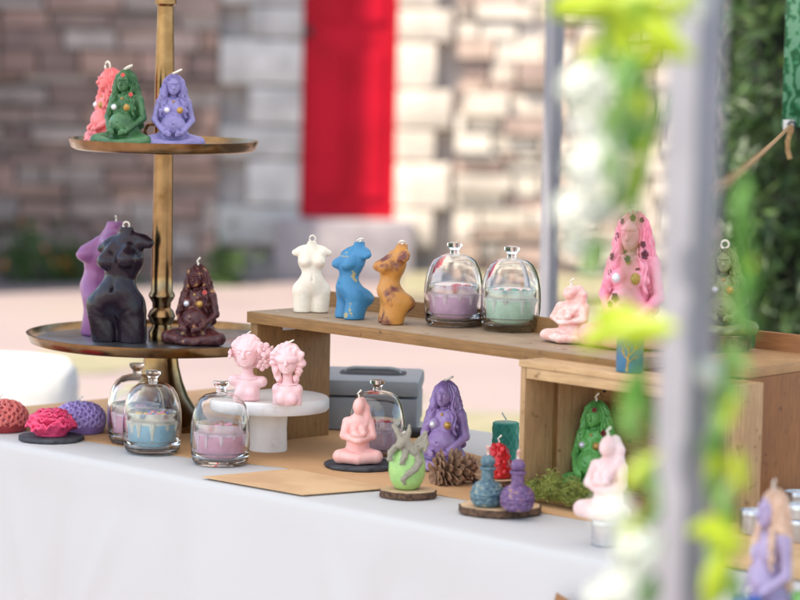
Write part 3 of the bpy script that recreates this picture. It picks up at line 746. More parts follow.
def slice_disc(label, c, rx, th, rz=0, ry=None, group='wood slices under the candles'):
    t = thing('wood_slice', label, 'wood slice', c, rz, group); ry = ry or rx * .92; sd = rng.random() * 6
    lob = lambda th_, z: 1 + .022 * math.sin(5 * th_ + sd) + .016 * math.sin(11 * th_ + 2 * sd) + .008 * math.sin(29 * th_ + sd)
    S = Matrix.Diagonal((1, ry / rx, 1, 1))
    MB().lathe([(0, 0.0003), (rx * .96, .0003), (rx * 1.0, th * .25), (rx * .985, th * .6), (rx * .995, th * .9), (rx * .955, th - .0004)], 90, S, lob).build('bark', M['bark'], t)
    MB().lathe([(0, th), (rx * .94, th), (rx * .958, th - .0006)], 90, S, lob).build('cut_face', M['slice'], t)
    return th
th = .022
slice_disc('thick wood slice on the red brown riser behind the pole', osl + Vector((0, 0, .0006)), .038, th)
goddess('olive green candle of a seated woman partly behind the front pole', osl + Vector((.0, 0, th + .001)), .118, R(-12), m_olv, 'loop', group=gS)
# blurred one at the front right
m_bge = wax('beige_wax', rgb(226, 192, 164)); m_lv2 = wax('soft_lavender_wax', rgb(176, 158, 190))
goddess('lavender candle of a woman with beige hair, nearest the camera at lower right', on(769, 622, TZ), .150, R(-62), m_lv2, 'stub', hair=m_bge, beads=False, group=gS).scale = (.74, .74, .97)

gM = 'smooth faceless mother candles'
def mother(label, loc, H, rz, m):
    t = thing('mother_candle', label, 'candle', loc, rz, gM); s = H / .1; b = inst('body', MOTHER, m, t); b.scale = (s,) * 3; wick_mesh('stub', (0, -.003 * s, .099 * s), t); return t
def coaster(label, c, r, rz=0):
    t = thing('slate_coaster', label, 'coaster', c, rz, 'round slate coasters'); sd = rng.random() * 9
    MB().lathe([(0, .0003), (r * .97, .0003), (r, .002), (r * .995, .005), (r * .965, .0065), (0, .0068)], 90, None, lambda a_, z: 1 + .012 * math.sin(7 * a_ + sd) + .012 * math.sin(17 * a_ + sd * 2) + .008 * math.sin(43 * a_)).build('slab', M['slate'], t, sharp=60)
sc = on(361, 467, TZ + .0016); coaster('black slate coaster under the pink faceless figure', sc, .052)
m_pf = wax('soft_pink_wax', rgb(248, 184, 176), rgb(246, 196, 188), sss=.4)
mother('soft pink faceless seated mother candle on the slate coaster', sc + Vector((-.005, -.008, .0072)), .094, R(2), m_pf)
m_wp = wax('white_pink_wax', rgb(232, 206, 202), rgb(228, 190, 186), sss=.4)
m_mb = wax('marbled_pink_wax', rgb(246, 216, 208), rgb(238, 182, 170), scale=70, sss=.35)
mother('pale marbled pink faceless candle on the shelf right of the glass jars', on(571, 342, SZ + .0008), .092, R(-38), m_mb).scale = (1.2, 1.2, .86)
tp = on(606, 545, TZ)
mother('white pink faceless candle standing on a metal tin in front of the crate', tp + Vector((0, 0, .0325)), .104, R(-32), m_wp)

gT = 'torso candles'
def torsoc(label, loc, H, rz, me, m, wick='loop', top=(0, .0, .093)):
    t = thing('torso_candle', label, 'candle', loc, rz, gT); s = H / .1; b = inst('body', me, m, t); b.scale = (s,) * 3
    wick_mesh(wick, (top[0] * s, top[1] * s, top[2] * s), t); return t
m_blk = wax('black_wax', rgb(30, 20, 31), rgb(40, 29, 40), rough=.22, sss=0, spec=.35)
m_ppl = wax('mauve_wax', rgb(152, 92, 138), rgb(132, 78, 130), c3=rgb(96, 90, 156), p3=.72, scale=30)
m_wht = wax('ivory_wax', rgb(240, 230, 214), rgb(236, 224, 206), sss=.4)
m_blu = wax('blue_wax', rgb(48, 124, 172), rgb(58, 134, 178), c3=rgb(178, 164, 116), p3=.57, scale=46, rough=.42, lo=.3)
m_amb = wax('amber_wax', rgb(204, 144, 70), rgb(196, 134, 62), c3=rgb(104, 48, 46), p3=.60, scale=30, lo=.3, hi=.5, rough=.4)
torsoc('tall black torso candle on the lower tray of the brass stand', tr(119, 4.53, LZ), .186, R(-14), TORSO_TWIST, m_blk, 'loop', (.005, .002, .093))
torsoc('mauve torso candle seen from the side behind the black one', tr(99, 4.64, LZ), .186, R(-98), TORSO_CURVE, m_ppl, 'stub', (0, .0135, .093))
torsoc('ivory white torso candle seen from the front at the shelf end', on(311, 312, SZ + .0008), .112, R(6), TORSO, m_wht, 'loop')
torsoc('blue torso candle with golden patches, turned sideways on the shelf', on(349, 318, SZ + .0008), .118, R(-62), TORSO_CURVE, m_blu, 'flat', (0, .0135, .093))
torsoc('amber and brown torso candle turned sideways on the shelf', on(390, 323, SZ + .0008), .121, R(-80), TORSO_CURVE, m_amb, 'flat', (0, .0135, .093))

# marble stand and busts
mc = on(268, 451, TZ); mh = .832 - TZ
ms = thing('marble_stand', 'white marble pedestal cake stand with two pink busts on it', 'cake stand', (mc.x, mc.y, TZ + .0016))
MB().lathe([(0, 0), (.0275, 0), (.028, .002), (.027, .03), (.028, mh - .022), (0, mh - .0215)], 48).build('pedestal', M['marble'], ms)
MB().lathe([(0, mh - .021), (.086, mh - .021), (.0885, mh - .018), (.0885, mh - .005), (.086, mh - .002), (0, mh - .0018)], 80).build('plate', M['marble'], ms)
m_bp = wax('bust_pink_wax', rgb(250, 210, 210), rgb(248, 200, 202), sss=.4)
PZ = TZ + .0016 + mh - .0012
t = thing('bust_candle', 'pink bust candle of a girl with flowers in her hair', 'candle', on(247, 400, PZ), R(-14), 'pink bust candles')
s = .95
for nm, me in (('body', BUST), ('hair', BHAIR)): inst(nm, me, m_bp, t).scale = (s,) * 3
for (c, r, nn, sd) in [((.0245, -.006, .074), .0105, (.7, -.6, .3), 0), ((.029, -.002, .060), .010, (.8, -.5, -.1), 1), ((.0245, -.008, .053), .008, (.5, -.8, -.3), 2), ((.032, .006, .069), .009, (1, -.2, .1), 3), ((-.0235, -.006, .066), .0065, (-.8, -.5, .1), 1)]:
    g = MB(); rose5(g, Vector(c) * s * 1.06, r * s * 1.22, nn, sd); g.build('flower', m_bp, t)
wick_mesh('stub', (0, .002, .098 * s), t, s=.6)
t = thing('bust_candle', 'pink bust candle of a woman with wavy hair and a blindfold', 'candle', on(287, 405, PZ), R(-6), 'pink bust candles')
s = .89
for nm, me in (('body', BUST_B), ('hair', BHAIR_B)): inst(nm, me, m_bp, t).scale = (s,) * 3
v = MB()
def band(u, w_):
    a_ = R(-80 + 160 * u); z_ = .0744 + (.5 - w_) * .0095 + .0035 * (abs(u - .5) * 2) ** 2
    rr = .0210 + .0012 * math.sin(w_ * math.pi)
    return Vector((rr * math.sin(a_) * .98, -.0015 - rr * math.cos(a_), z_)) * s
v.grid(band, 30, 6).build('blindfold', m_bp, t, solid=.0014)
wick_mesh('flat', (0, .0, .0985 * s), t, s=.8)

# glass jars
def jar(label, loc, wx, top, drip, rz=0, sc=1.0, mint=False):
    t = thing('jar_candle', label, 'jar candle', loc, rz, 'glass dome jar candles', sc)
    MB().lathe([(0, .0), (.033, .0), (.037, .0015), (.0402, .007), (.0415, .0145), (.0412, .0178), (.0385, .0186), (.0362, .0186), (.0345, .0125), (.030, .0086), (0, .0080)], 64).build('cup', M['glass'], t, sharp=60)
    MB().lathe([(.0346, .0470), (.0362, .0470), (.0364, .0585), (.0356, .0595), (.0348, .0585), (.0346, .0470)], 64).build('rim', M['glass'], t, sharp=60)
    outer = [(.0392, .0192), (.0412, .0198), (.0424, .03), (.0427, .045), (.0418, .06), (.0395, .073), (.036, .084), (.0305, .0935), (.022, .0995), (.012, .1022), (.0, .1028)]
    inner = [(0, .1012), (.012, .1006), (.0215, .0981), (.0294, .0923), (.0346, .0832), (.0381, .0724), (.0404, .0597), (.0413, .045), (.0410, .03), (.0392, .0192)]
    d = MB().lathe(outer + inner, 64).build('dome', M['glass'], t, sharp=60)
    MB().lathe([(0, .1032), (.0068, .1034), (.0062, .106), (.0072, .1095), (.0105, .1135), (.0118, .1165), (.0108, .1186), (.006, .1178), (0, .1172)], 40).build('knob', M['glass'], d, sharp=60)
    w = MB().lathe([(0, .0090), (.029, .0094), (.0332, .0128), (.0344, .0186), (.0346, .03), (.0346, .0445), (.0338, .0465), (.029, .0470), (0, .0466)], 48).build('wax', wx, t)
    g = MB()
    g.lathe([(0, .0475), (.03, .0477), (.0340, .0472), (.0351, .0452), (.0350, .0435), (.0345, .0425)], 60)
    r_ = random.Random(int(rz * 100) + 5)
    for k in range(11):
        a_ = k * .571 + r_.uniform(-.1, .1); l_ = r_.uniform(.006, .024)
        g.tube([(.0338 * math.cos(a_), .0338 * math.sin(a_), z_) for z_ in (.0455, .0445 - l_ * .5, .0445 - l_)], [.0050, .0032, .0018], 7)
    g.build('drip', drip, w)
    g = MB(); r_ = random.Random(int(rz * 77) + 9)
    for mt in top:
        g = MB()
        for k in range(11):
            a_ = r_.uniform(0, 6.28); q = r_.uniform(0, .022); g.ball((q * math.cos(a_), q * math.sin(a_), .0500 + r_.uniform(0, .0055)), (r_.uniform(.004, .0075), r_.uniform(.004, .006), .0042), 8, 5, Matrix.Rotation(r_.uniform(0, 3), 4, 'Z'))
        g.build('topping', mt, w)
    MB().tube([(0, 0, .047), (.0005, 0, .055), (.001, 0, .0585)], .0009, 6).build('wick', M['wick'], w)
    return t
wx_p = wax('rose_wax', rgb(234, 176, 198)); wx_m = wax('mauve_pink_wax', rgb(222, 176, 206)); wx_g = wax('mint_wax', rgb(200, 236, 208)); wx_b = wax('light_blue_wax', rgb(158, 208, 226)); wx_d = wax('dusty_rose_wax', rgb(228, 190, 198))
dr_p = wax('pale_pink_drip', rgb(246, 220, 232)); dr_g = wax('pale_mint_drip', rgb(232, 246, 232)); dr_b = wax('cream_drip', rgb(240, 242, 226))
tp_r = wax('red_crumb', rgb(226, 66, 84)); tp_b = wax('brown_crumb', rgb(170, 92, 60)); tp_y = wax('yellow_crumb', rgb(240, 190, 70)); tp_bl = wax('blue_crumb', rgb(70, 120, 196)); tp_t = wax('teal_crumb', rgb(90, 180, 150)); tp_k = wax('pink_crumb', rgb(232, 130, 160))
jar('glass dome jar with a mauve candle and red crumbs on the shelf', on(453, 325, SZ + .0008), wx_m, [tp_r, tp_r], dr_p, .3)
jar('glass dome jar with a mint green candle on the shelf', on(510, 330, SZ + .0008), wx_g, [tp_t, tp_r], dr_g, 1.1)
jar('glass dome jar with a light blue candle and yellow crumbs on the white cloth', on(152, 452, TZ + .0016), wx_b, [tp_y, tp_bl, tp_k], dr_b, 2.0)
jar('glass dome jar half hidden behind the light blue one at left', on(136, 443, TZ + .0016), wx_p, [tp_k], dr_p, 2.6)
jar('glass dome jar with a pink candle and brown crumbs, in front of the marble stand', on(220, 464, TZ + .0002), wx_p, [tp_b, tp_k], dr_p, .8)
jar('glass dome jar with a dusty rose candle behind the pink faceless figure', on(376, 459, TZ + .0016), wx_d, [tp_r], dr_p, 1.6, .97)

# flower candles at left
def peony(t, m):
    g = MB(); r_ = random.Random(5)
    for (n_, rad, z0, tilt, pr) in ((10, .032, .001, 58, .019), (9, .026, .003, 44, .020), (8, .019, .007, 30, .018), (6, .012, .010, 18, .016), (4, .006, .012, 8, .013)):
        for k in range(n_):
            a_ = 6.283 * k / n_ + r_.uniform(-.2, .2); ph = r_.uniform(0, 6); ti = R(tilt + r_.uniform(-8, 8))
            def pf(u, v_):
                w_ = (u - .5) * 2; ww = pr * (.35 + .65 * math.sin(math.pi * min(1, .15 + v_ * .75))) * w_
                l_ = pr * 1.25 * v_ * (1 - .12 * w_ * w_); cv = .35 * pr * w_ * w_
                ruf = .0024 * v_ * math.sin(w_ * 7 + ph)
                y_ = l_ * math.sin(ti) - (cv + ruf) * math.cos(ti) - .35 * pr * v_ * v_ * math.sin(ti)
                y_ += .55 * pr * max(0, v_ - .62) ** 1.4 * 2.2; z_ = l_ * math.cos(ti) + (cv + ruf) * math.sin(ti) - .5 * pr * max(0, v_ - .75) ** 2 * 4
                q = rad * .55 + y_
                return Vector((q * math.cos(a_) - ww * math.sin(a_), q * math.sin(a_) + ww * math.cos(a_), z0 + max(z_ - .002, -z0 * .9)))
            g.grid(pf, 8, 6)
    g.build('petals', m, t, solid=.0016, sharp=80); MB().lathe([(0, .0004), (.022, .0004), (.024, .004), (.019, .010), (.010, .013), (0, .014)], 40).build('body', m, t)
sc2 = on(51, 440, TZ); coaster('black slate coaster under the hot pink peony candle at left', sc2 + Vector((0, 0, .0002)), .0485)
t = thing('peony_candle', 'hot pink peony flower candle on a black slate coaster', 'candle', sc2 + Vector((0, 0, .0072)), .4, 'flower candles')
peony(t, wax('hot_pink_wax', rgb(246, 84, 128), rgb(238, 70, 116), sss=.3)); t.scale = (1.04, 1.04, 1.55)
def dome(label, loc, r, h, m, m2, seed):
    t = thing('blossom_dome_candle', label, 'candle', loc, 0, 'flower candles'); g = MB(); r_ = random.Random(seed)
    MB().lathe([(0, .0004), (r * .86, .0004), (r * .95, h * .2), (r * .93, h * .5), (r * .75, h * .8), (r * .4, h * .93), (0, h * .95)], 40).build('body', m2, t)
    n_ = 150
    for k in range(n_):
        zz = 1 - 1.8 * (k + .5) / n_; a_ = k * 2.39996; q = math.sqrt(max(0, 1 - zz * zz)) ** .8
        nn = Vector((q * math.cos(a_), q * math.sin(a_), zz)); c = Vector((nn.x * r * .93, nn.y * r * .93, h * .42 + nn.z * h * .54))
        if c.z < .003: continue
        N_ = Vector((nn.x / r, nn.y / r, nn.z / h)).normalized(); u = N_.orthogonal().normalized(); w_ = N_.cross(u); rr = r * .165 * r_.uniform(.9, 1.1); s0 = r_.uniform(0, 6)
        nu, nv = 15, 5; vs = []; f = []
        for i in range(nu):
            th_ = 6.283 * i / nu; R0 = rr * (.62 + .16 * math.cos(5 * th_ + s0))
            for j in range(nv):
                ph = 6.283 * j / nv; q2 = R0 + rr * .3 * math.cos(ph); vs.append(c + u * q2 * math.cos(th_) + w_ * q2 * math.sin(th_) + N_ * rr * .3 * math.sin(ph))
                f.append((i * nv + j, ((i + 1) % nu) * nv + j, ((i + 1) % nu) * nv + (j + 1) % nv, i * nv + (j + 1) % nv))
        g.add(vs, f)
    g.build('blossoms', m, t); wick_mesh('stub', (0, 0, h * .97), t, s=.9)
dome('lavender dome candle covered in small blossoms behind the peony', on(80, 432, TZ + .0016), .0405, .046, wax('lilac_wax', rgb(186, 160, 220)), wax('lilac_core', rgb(140, 114, 180)), 3)
dome('coral red dome candle covered in small blossoms at the left edge', on(0, 430, TZ + .0005), .0445, .046, wax('coral_red_wax', rgb(228, 120, 112)), wax('coral_core', rgb(160, 50, 56)), 4)

# cash box
t = thing('cash_box', 'dark grey metal cash box with a carry handle behind the shelf', 'cash box', (-.052, 4.655, TZ + .0016), R(-3))
MB().box((-.087, -.085, 0), (.087, .085, .052)).build('body', M['greybox'], t, bevel=.006)
ld = MB().box((-.089, -.087, .0535), (.089, .087, .079)).build('lid', M['greybox'], t, bevel=.007)
MB().lathe([(0, 0), (1, 0), (1, .3)], 40, Matrix.Translation((.012, .01, .0793)) @ Matrix.Diagonal((.052, .032, .0012, 1)), lambda a_, z: 1 / (abs(math.cos(a_)) ** 5 + abs(math.sin(a_)) ** 5) ** .2).build('recess', M['dark'], ld)
MB().tube([(-.03, .01, .079), (-.028, .01, .084), (-.018, .01, .086), (.04, .01, .086), (.052, .01, .084), (.054, .01, .079)], .0035, 10).build('handle', M['greybox'], ld)
c = on(421, 437, TZ)
t = thing('card_reader', 'small flat black device lying beside the cash box', 'card reader', c + Vector((0, 0, .0016)), R(12))
MB().box((-.03, -.02, 0), (.03, .02, .010)).build('body', M['black'], t, bevel=.003); MB().box((-.024, -.015, .0103), (.024, .015, .0109)).build('screen', M['dark'], t)

# dragon egg on its slice
c = on(408, 497, TZ + .0016 * 0); th = .0105
slice_disc('small wood slice under the green dragon egg candle', c + Vector((0, 0, .0003)), .0385, th)
t = thing('dragon_egg_candle', 'lime green egg candle with a grey dragon draped over it', 'candle', c + Vector((-.002, .0, th + .0008)), R(0))
m_egg = wax('lime_wax', rgb(168, 208, 126), rgb(156, 196, 116)); eh = .060
MB().lathe([(0, 0), (.3, 0.0), (.4, .04), (.52, .18), (.575, .36), (.565, .52), (.5, .68), (.42, .78), (.36, .82), (.3, .80), (0, .78)], 48, Matrix.Diagonal((eh * .72, eh * .72, eh * 1.12, 1)), lambda a_, z: 1 + (.05 * math.sin(9 * a_) + .03 * math.sin(17 * a_) if z > .75 else 0)).build('egg', m_egg, t)
o = inst('dragon', DRAGON, wax('stone_grey_wax', rgb(164, 156, 136), rgb(134, 126, 110), sss=0, rough=.6), t); o.scale = (eh * 1.08, eh * 1.0, eh * .98)
wick_mesh('loop', (-.004, .004, eh * 1.1), t)

# bottles
c = on(500, 513, TZ); th = .011
slice_disc('larger wood slice under the two potion bottle candles', c + Vector((0, 0, .0003)), .0545, th, R(20))
def bottle(label, px, py, m, H, wk):
    t = thing('bottle_candle', label, 'candle', on(px, py, TZ + th + .0008), rng.uniform(0, 3), 'potion bottle candles')
    prof = [(0, 0), (.30, .0), (.38, .02), (.44, .08), (.475, .16), (.48, .24), (.45, .33), (.37, .41), (.24, .46), (.185, .48), (.18, .56), (.185, .66), (.23, .675), (.24, .70), (.22, .72), (.19, .73)]
    prof = [p for i, a_ in enumerate(prof[:-1]) for p in [(a_[0] + (prof[i + 1][0] - a_[0]) * q, a_[1] + (prof[i + 1][1] - a_[1]) * q) for q in (0, .25, .5, .75)]] + [prof[-1]]
    def lob(a_, z): return 1 + (.075 * math.sin(7 * a_ + 9 * math.sin(z * 17)) * math.sin(z * 60 + 3 * math.sin(a_ * 4)) if .06 < z < .44 else .01 * math.sin(20 * a_))
    b = MB().lathe(prof, 72, Matrix.Diagonal((H * .64, H * .64, H, 1)), lob).build('bottle', m, t)
    MB().ball((0, 0, H * .82), (H * .135, H * .135, H * .125), 24, 16).build('stopper', m, t)
    MB().tube([(0, 0, H * .93), (.0008, 0, H * .98), (-.001, 0, H * 1.03), (-.003, .0, H * 1.1)], [.0022, .002, .0022, .0026], 8).build('wick', wk, t)
pwick = mat('pink_wick', rgb(214, 150, 140), rgb(236, 220, 200), scale=160, rough=.9)
bottle('grey blue potion bottle candle with a round stopper', 487, 506, wax('slate_blue_wax', rgb(66, 98, 112), rgb(112, 138, 142), scale=150, sss=.05, c3=rgb(168, 158, 128), p3=.66), .071, pwick)
bottle('purple potion bottle candle with a round stopper beside the grey blue one', 517, 510.5, wax('violet_wax', rgb(98, 72, 116), rgb(132, 98, 136), scale=150, sss=.05, c3=rgb(178, 138, 112), p3=.66), .071, pwick)

# red candle, teal pillar, slice
c = on(498, 484, TZ + .0016); slice_disc('wood slice behind the bottles under the red candle', c, .034, .009)
t = thing('red_rose_candle', 'small red candle with carved roses behind the bottles', 'candle', c + Vector((0, 0, .0098)), R(0))
m_red = wax('red_wax', rgb(222, 44, 50), rgb(200, 34, 42), c3=rgb(236, 120, 80), p3=.8)
g = MB(); r_ = random.Random(3)
for k in range(16):
    a_ = k * 2.4; z_ = .007 + .034 * (k / 16); q = .016 * (1 - .45 * k / 16); rose5(g, (q * math.cos(a_), q * math.sin(a_), z_), .010, (math.cos(a_), math.sin(a_), .5), k)
g.build('roses', m_red, t); MB().lathe([(0, .0004), (.018, .0004), (.019, .01), (.014, .035), (.006, .046), (0, .047)], 30).build('body', m_red, t); wick_mesh('stub', (0, 0, .047), t)
t = thing('pillar_candle', 'teal pillar candle with carved leaves left of the crate', 'candle', on(505, 462, TZ + .0003), 0, 'pillar candles')
def leafrel(a_, z):
    u = (a_ * 6 / 6.283) % 1 - .5; v_ = (z / .019) % 1; l_ = abs(abs(u) - .32 * math.sin(math.pi * v_)); d = math.exp(-(l_ / .05) ** 2)
    vein = math.exp(-(((v_ * 6 + abs(u) * 6) % 1 - .5) / .18) ** 2) * .5
    return 1 + .06 * d + .045 * vein
prof = [(0, 0.0004), (.0185, .0004)] + [(.0188, .002 + .055 * i / 70) for i in range(71)] + [(.0165, .0585), (0, .0575)]
MB().lathe(prof, 150, None, leafrel).build('body', wax('teal_wax', rgb(32, 136, 118), rgb(52, 156, 134), sss=.1), t, sharp=80)
MB().tube([(0, 0, .057), (0, 0, .063), (-.003, 0, .067), (-.006, 0, .072)], .0013, 7).build('wick', M['wick'], t)
cpt = ab(acol(630, 355, 2.8895), 2.8895, .9386)
t = thing('pillar_candle', 'blue pillar candle with a golden tree, on top of the pine crate', 'candle', cpt + Vector((0, 0, .0004)), 0, 'pillar candles')
MB().lathe([(0, 0), (.0172, 0), (.0178, .001), (.0178, .041), (.0165, .0425), (0, .042)], 48).build('body', wax('denim_blue_wax', rgb(64, 122, 156), rgb(54, 106, 142)), t)
g = MB()
def branch(u, z, du, dz, n_, r_):
    pts = [(u + du * i / n_, z + dz * i / n_ + .001 * math.sin(i * 1.3)) for i in range(n_ + 1)]
    g.tube([(.0182 * math.sin(q[0] / .018), -.0182 * math.cos(q[0] / .018), q[1]) for q in pts], [r_ * (1 - .6 * i / n_) for i in range(n_ + 1)], 6)
branch(-.005, .002, .002, .034, 8, .0016)
for (u, z, du, dz) in ((-.004, .012, .011, .012), (-.004, .016, -.009, .012), (-.0035, .02, .012, .016), (.002, .0185, .009, .002), (.004, .029, .002, .010), (-.0095, .024, -.002, .010), (-.0035, .028, -.006, .010), (.006, .03, .008, .004)): branch(u, z, du, dz, 6, .0011)
g.build('golden_tree', M['gold'], t)
wick_mesh('stub', (0, 0, .042), t)

# pine cone
c = on(452, 484, TZ + .0016)
t = thing('pine_cone', 'open brown pine cone lying in front of the large purple candle', 'pine cone', c + Vector((0, 0, .0205)), R(25)); t.rotation_euler = (R(0), R(80), R(20))
m_pc = mat('pine_cone_scale', rgb(122, 90, 70), rgb(164, 128, 100), scale=120, rough=.75, bmp=.3, bscale=200, c3=rgb(158, 124, 94), p3=.72)
g = MB(); n_ = 96
for k in range(n_):
    f_ = k / n_; a_ = k * 2.39996; z_ = -.024 + .05 * f_; rad = .0235 * (1 + .12 * math.sin(k * 5.3)) * (math.sin(math.pi * (.18 + .76 * f_)) ** .8); el = R(-18 + 66 * f_ + 7 * math.sin(k * 3.7))
    d = Vector((math.cos(a_), math.sin(a_), 0)); tt = Vector((-math.sin(a_), math.cos(a_), 0)); up = d * math.cos(el) + Vector((0, 0, 1)) * math.sin(el); nn = up.cross(tt)
    c0 = Vector((0, 0, z_)); L_ = rad + .004; w_ = .0062 * (1 - .35 * f_); th_ = .0011
    P = lambda l, x, n2: c0 + up * l + tt * x + nn * n2
    vs = [P(.002, -w_ * .3, 0), P(.002, w_ * .3, 0), P(L_ * .7, w_, .0006), P(L_ * .95, w_ * .8, .0012), P(L_ * 1.04, 0, .0022), P(L_ * .95, -w_ * .8, .0012), P(L_ * .7, -w_, .0006)]
    vt = [q - nn * th_ * (1 if i < 2 else 2.0) for i, q in enumerate(vs)]
    g.add(vs + vt, [tuple(range(7)), tuple(range(7, 14))[::-1]] + [(i, 7 + i, 7 + (i + 1) % 7, (i + 1) % 7) for i in range(7)])
g.build('scales', m_pc, t, smooth=False); MB().lathe([(0, -.026), (.006, -.022), (.007, 0), (.003, .024), (0, .026)], 12).build('core', M['bark'], t)

# moss
M['moss'] = leafmat('moss_green', (.44, .47, .12, 1), .3); M['moss2'] = leafmat('moss_dark', (.26, .28, .07, 1), .25)
mo = thing('moss_clump', 'loose green moss spilling out of the pine crate', 'moss', on(562, 500, TZ + .0085), TA)
def mossp(r_):
    while True:
        x, y = r_.uniform(-.065, .075), r_.uniform(-.03, .05); q = (x / .07) ** 2 + (y / .04) ** 2
        if q < 1: return (x + r_.gauss(0, .003), y, max(.0, r_.random() ** .6 * .024 * (1 - q) ** .5 * (1 + .5 * math.sin(x * 150) * math.sin(y * 130)) + (.012 if x < -.02 and y > .0 else 0) * r_.random()))
leafcloud(3600, .0042, mossp, .38, 8).build('sprigs', M['moss'], mo, smooth=False)
leafcloud(1800, .0042, lambda r_: (lambda q: (q[0], q[1], q[2] * .75))(mossp(r_)), .38, 9).build('sprigs', M['moss2'], mo, smooth=False)

# tins
gC = 'round metal candle tins'
def tin(label, loc, r=.0185, h=.031):
    t = thing('candle_tin', label, 'tin', loc, 0, gC)
    MB().lathe([(0, 0), (r - .001, 0), (r, .001), (r, h - .0075), (r + .0006, h - .007), (r + .0006, h - .0015), (r, h), (r - .0015, h - .0005), (r - .0018, h - .004), (0, h - .0042)], 48).build('body', M['tin'], t, sharp=35)
    MB().lathe([(0, h - .0040), (r - .0022, h - .0038), (r - .002, h - .0042)], 40).build('wax', wax('tin_wax', rgb(232, 226, 220)), t)
tin('metal tin under the white pink faceless candle', tp + Vector((0, 0, .0003)))
tin('metal tin left of the beige haired candle at right', on(754, 533, TZ + .0016), .0185, .03)
tin('metal tin right of the beige haired candle, under a second tin', on(800, 541, TZ + .0016), .0185, .028)
q = on(800, 541, TZ + .0016); tin('metal tin stacked on top of another tin at the right edge', q + Vector((.0, .0, .0285)), .0185, .018)
tin('metal tin farther back at the right edge', on(797, 512, TZ + .0016), .0185, .028)
for px, py, cc, lab in ((746, 632, rgb(40, 84, 160), 'deep blue candle cut by the bottom edge of the photo'), (806, 628, rgb(120, 180, 90), 'light green candle in the lower right corner of the photo')):
    t = thing('votive_candle', lab, 'candle', on(px, py, TZ), 0, 'votive candles')
    MB().lathe([(0, .0004), (.014, .0004), (.0155, .003), (.0165, .036), (.015, .038), (0, .037)], 32).build('body', wax('votive_wax', cc), t); wick_mesh('stub', (0, 0, .037), t)
# low wooden tray under the front right candles
c = on(716, 560, TZ)
t = thing('wooden_board', 'low pale wooden board at the lower right behind the beige haired candle', 'board', (c.x, c.y, TZ + .0018), TA)
MB().box((-.05, -.03, 0), (.2, .09, .012)).build('plank', M['pine'], t, bevel=.0015)

# small kraft tag on the skirt
c = at(561, 604, 3.56); tq = thing('paper_tag', 'small brown paper tag on the front of the tablecloth', 'tag', (c.x, c.y - .012, c.z), TA)
MB().add([(-.022, 0, -.03), (.02, 0, -.03), (.03, -.004, .006), (-.006, -.003, .016)], [(0, 1, 2, 3)]).build('card', mat('tag_card', rgb(150, 108, 72), rough=.8), tq, solid=.0008, smooth=False)

# ------------------------------------------------------------------ banner and twine
m, nt, p = newmat('leaf_print')
tcn = nt.nodes.new('ShaderNodeTexCoord'); wv = nt.nodes.new('ShaderNodeTexWave'); wv.inputs['Scale'].default_value = 14; wv.inputs['Distortion'].default_value = 14; wv.inputs['Detail'].default_value = 3; wv.inputs['Detail Scale'].default_value = 2
nt.links.new(tcn.outputs['Object'], wv.inputs['Vector'])
nt.links.new(ramp(nt, wv.outputs[0], [(.1, (.02, .13, .05, 1)), (.5, (.06, .30, .14, 1)), (.85, (.16, .38, .24, 1))]).outputs[0], p.inputs['Base Color'])
p.inputs['Roughness'].default_value = .35
BD = 5.0; k0 = at(783, 128, BD)
bn = thing('leaf_banner', 'hanging banner printed with green leaves at the top right corner', 'banner', k0, R(8))
MB().grid(lambda u, v_: Vector((-.002 + .9 * u, .01 * math.sin(u * 9), .002 + .82 * v_)), 24, 4).build('panel', m, bn, solid=.002)
MB().grid(lambda u, v_: Vector((-.001 + .018 * u, -.004 - .002 * math.sin(3 * u), -.004 + .018 * v_)), 4, 4).build('corner_patch', mat('white_patch', (.7, .7, .7, 1), rough=.5), bn, solid=.002)
MB().lathe([(.004, -.001), (.007, -.001), (.007, .001), (.004, .001), (.004, -.001)], 20, Matrix.Translation((.012, -.010, .006)) @ Matrix.Rotation(R(90), 4, 'X')).build('grommet', M['dark'], bn)
tw = mat('jute_twine', rgb(176, 142, 100), rgb(146, 112, 76), scale=300, rough=.9)
q0 = k0 + Vector((.010, -.014, .004)); q1 = P1 + Vector((.0, .02, at(690, 214, 2.1).z))
g = MB(); g.tube([q0.lerp(q1, i / 16) - Vector((0, 0, .004 * math.sin(math.pi * i / 16))) for i in range(17)], .0028, 7)
tag(g.build('twine', tw), 'thin jute twine tied from the banner corner towards the front pole', 'twine')
kn = thing('twine_knot', 'knotted end of jute twine dangling below the banner corner', 'twine', q0)
MB().ball((0, -.004, -.006), (.006, .005, .009)).build('knot', tw, kn)
MB().tube([(0, -.004, -.01), (-.004, -.005, -.025), (-.003, -.005, -.042), (.001, -.005, -.054)], .0042, 8).build('tail', tw, kn)

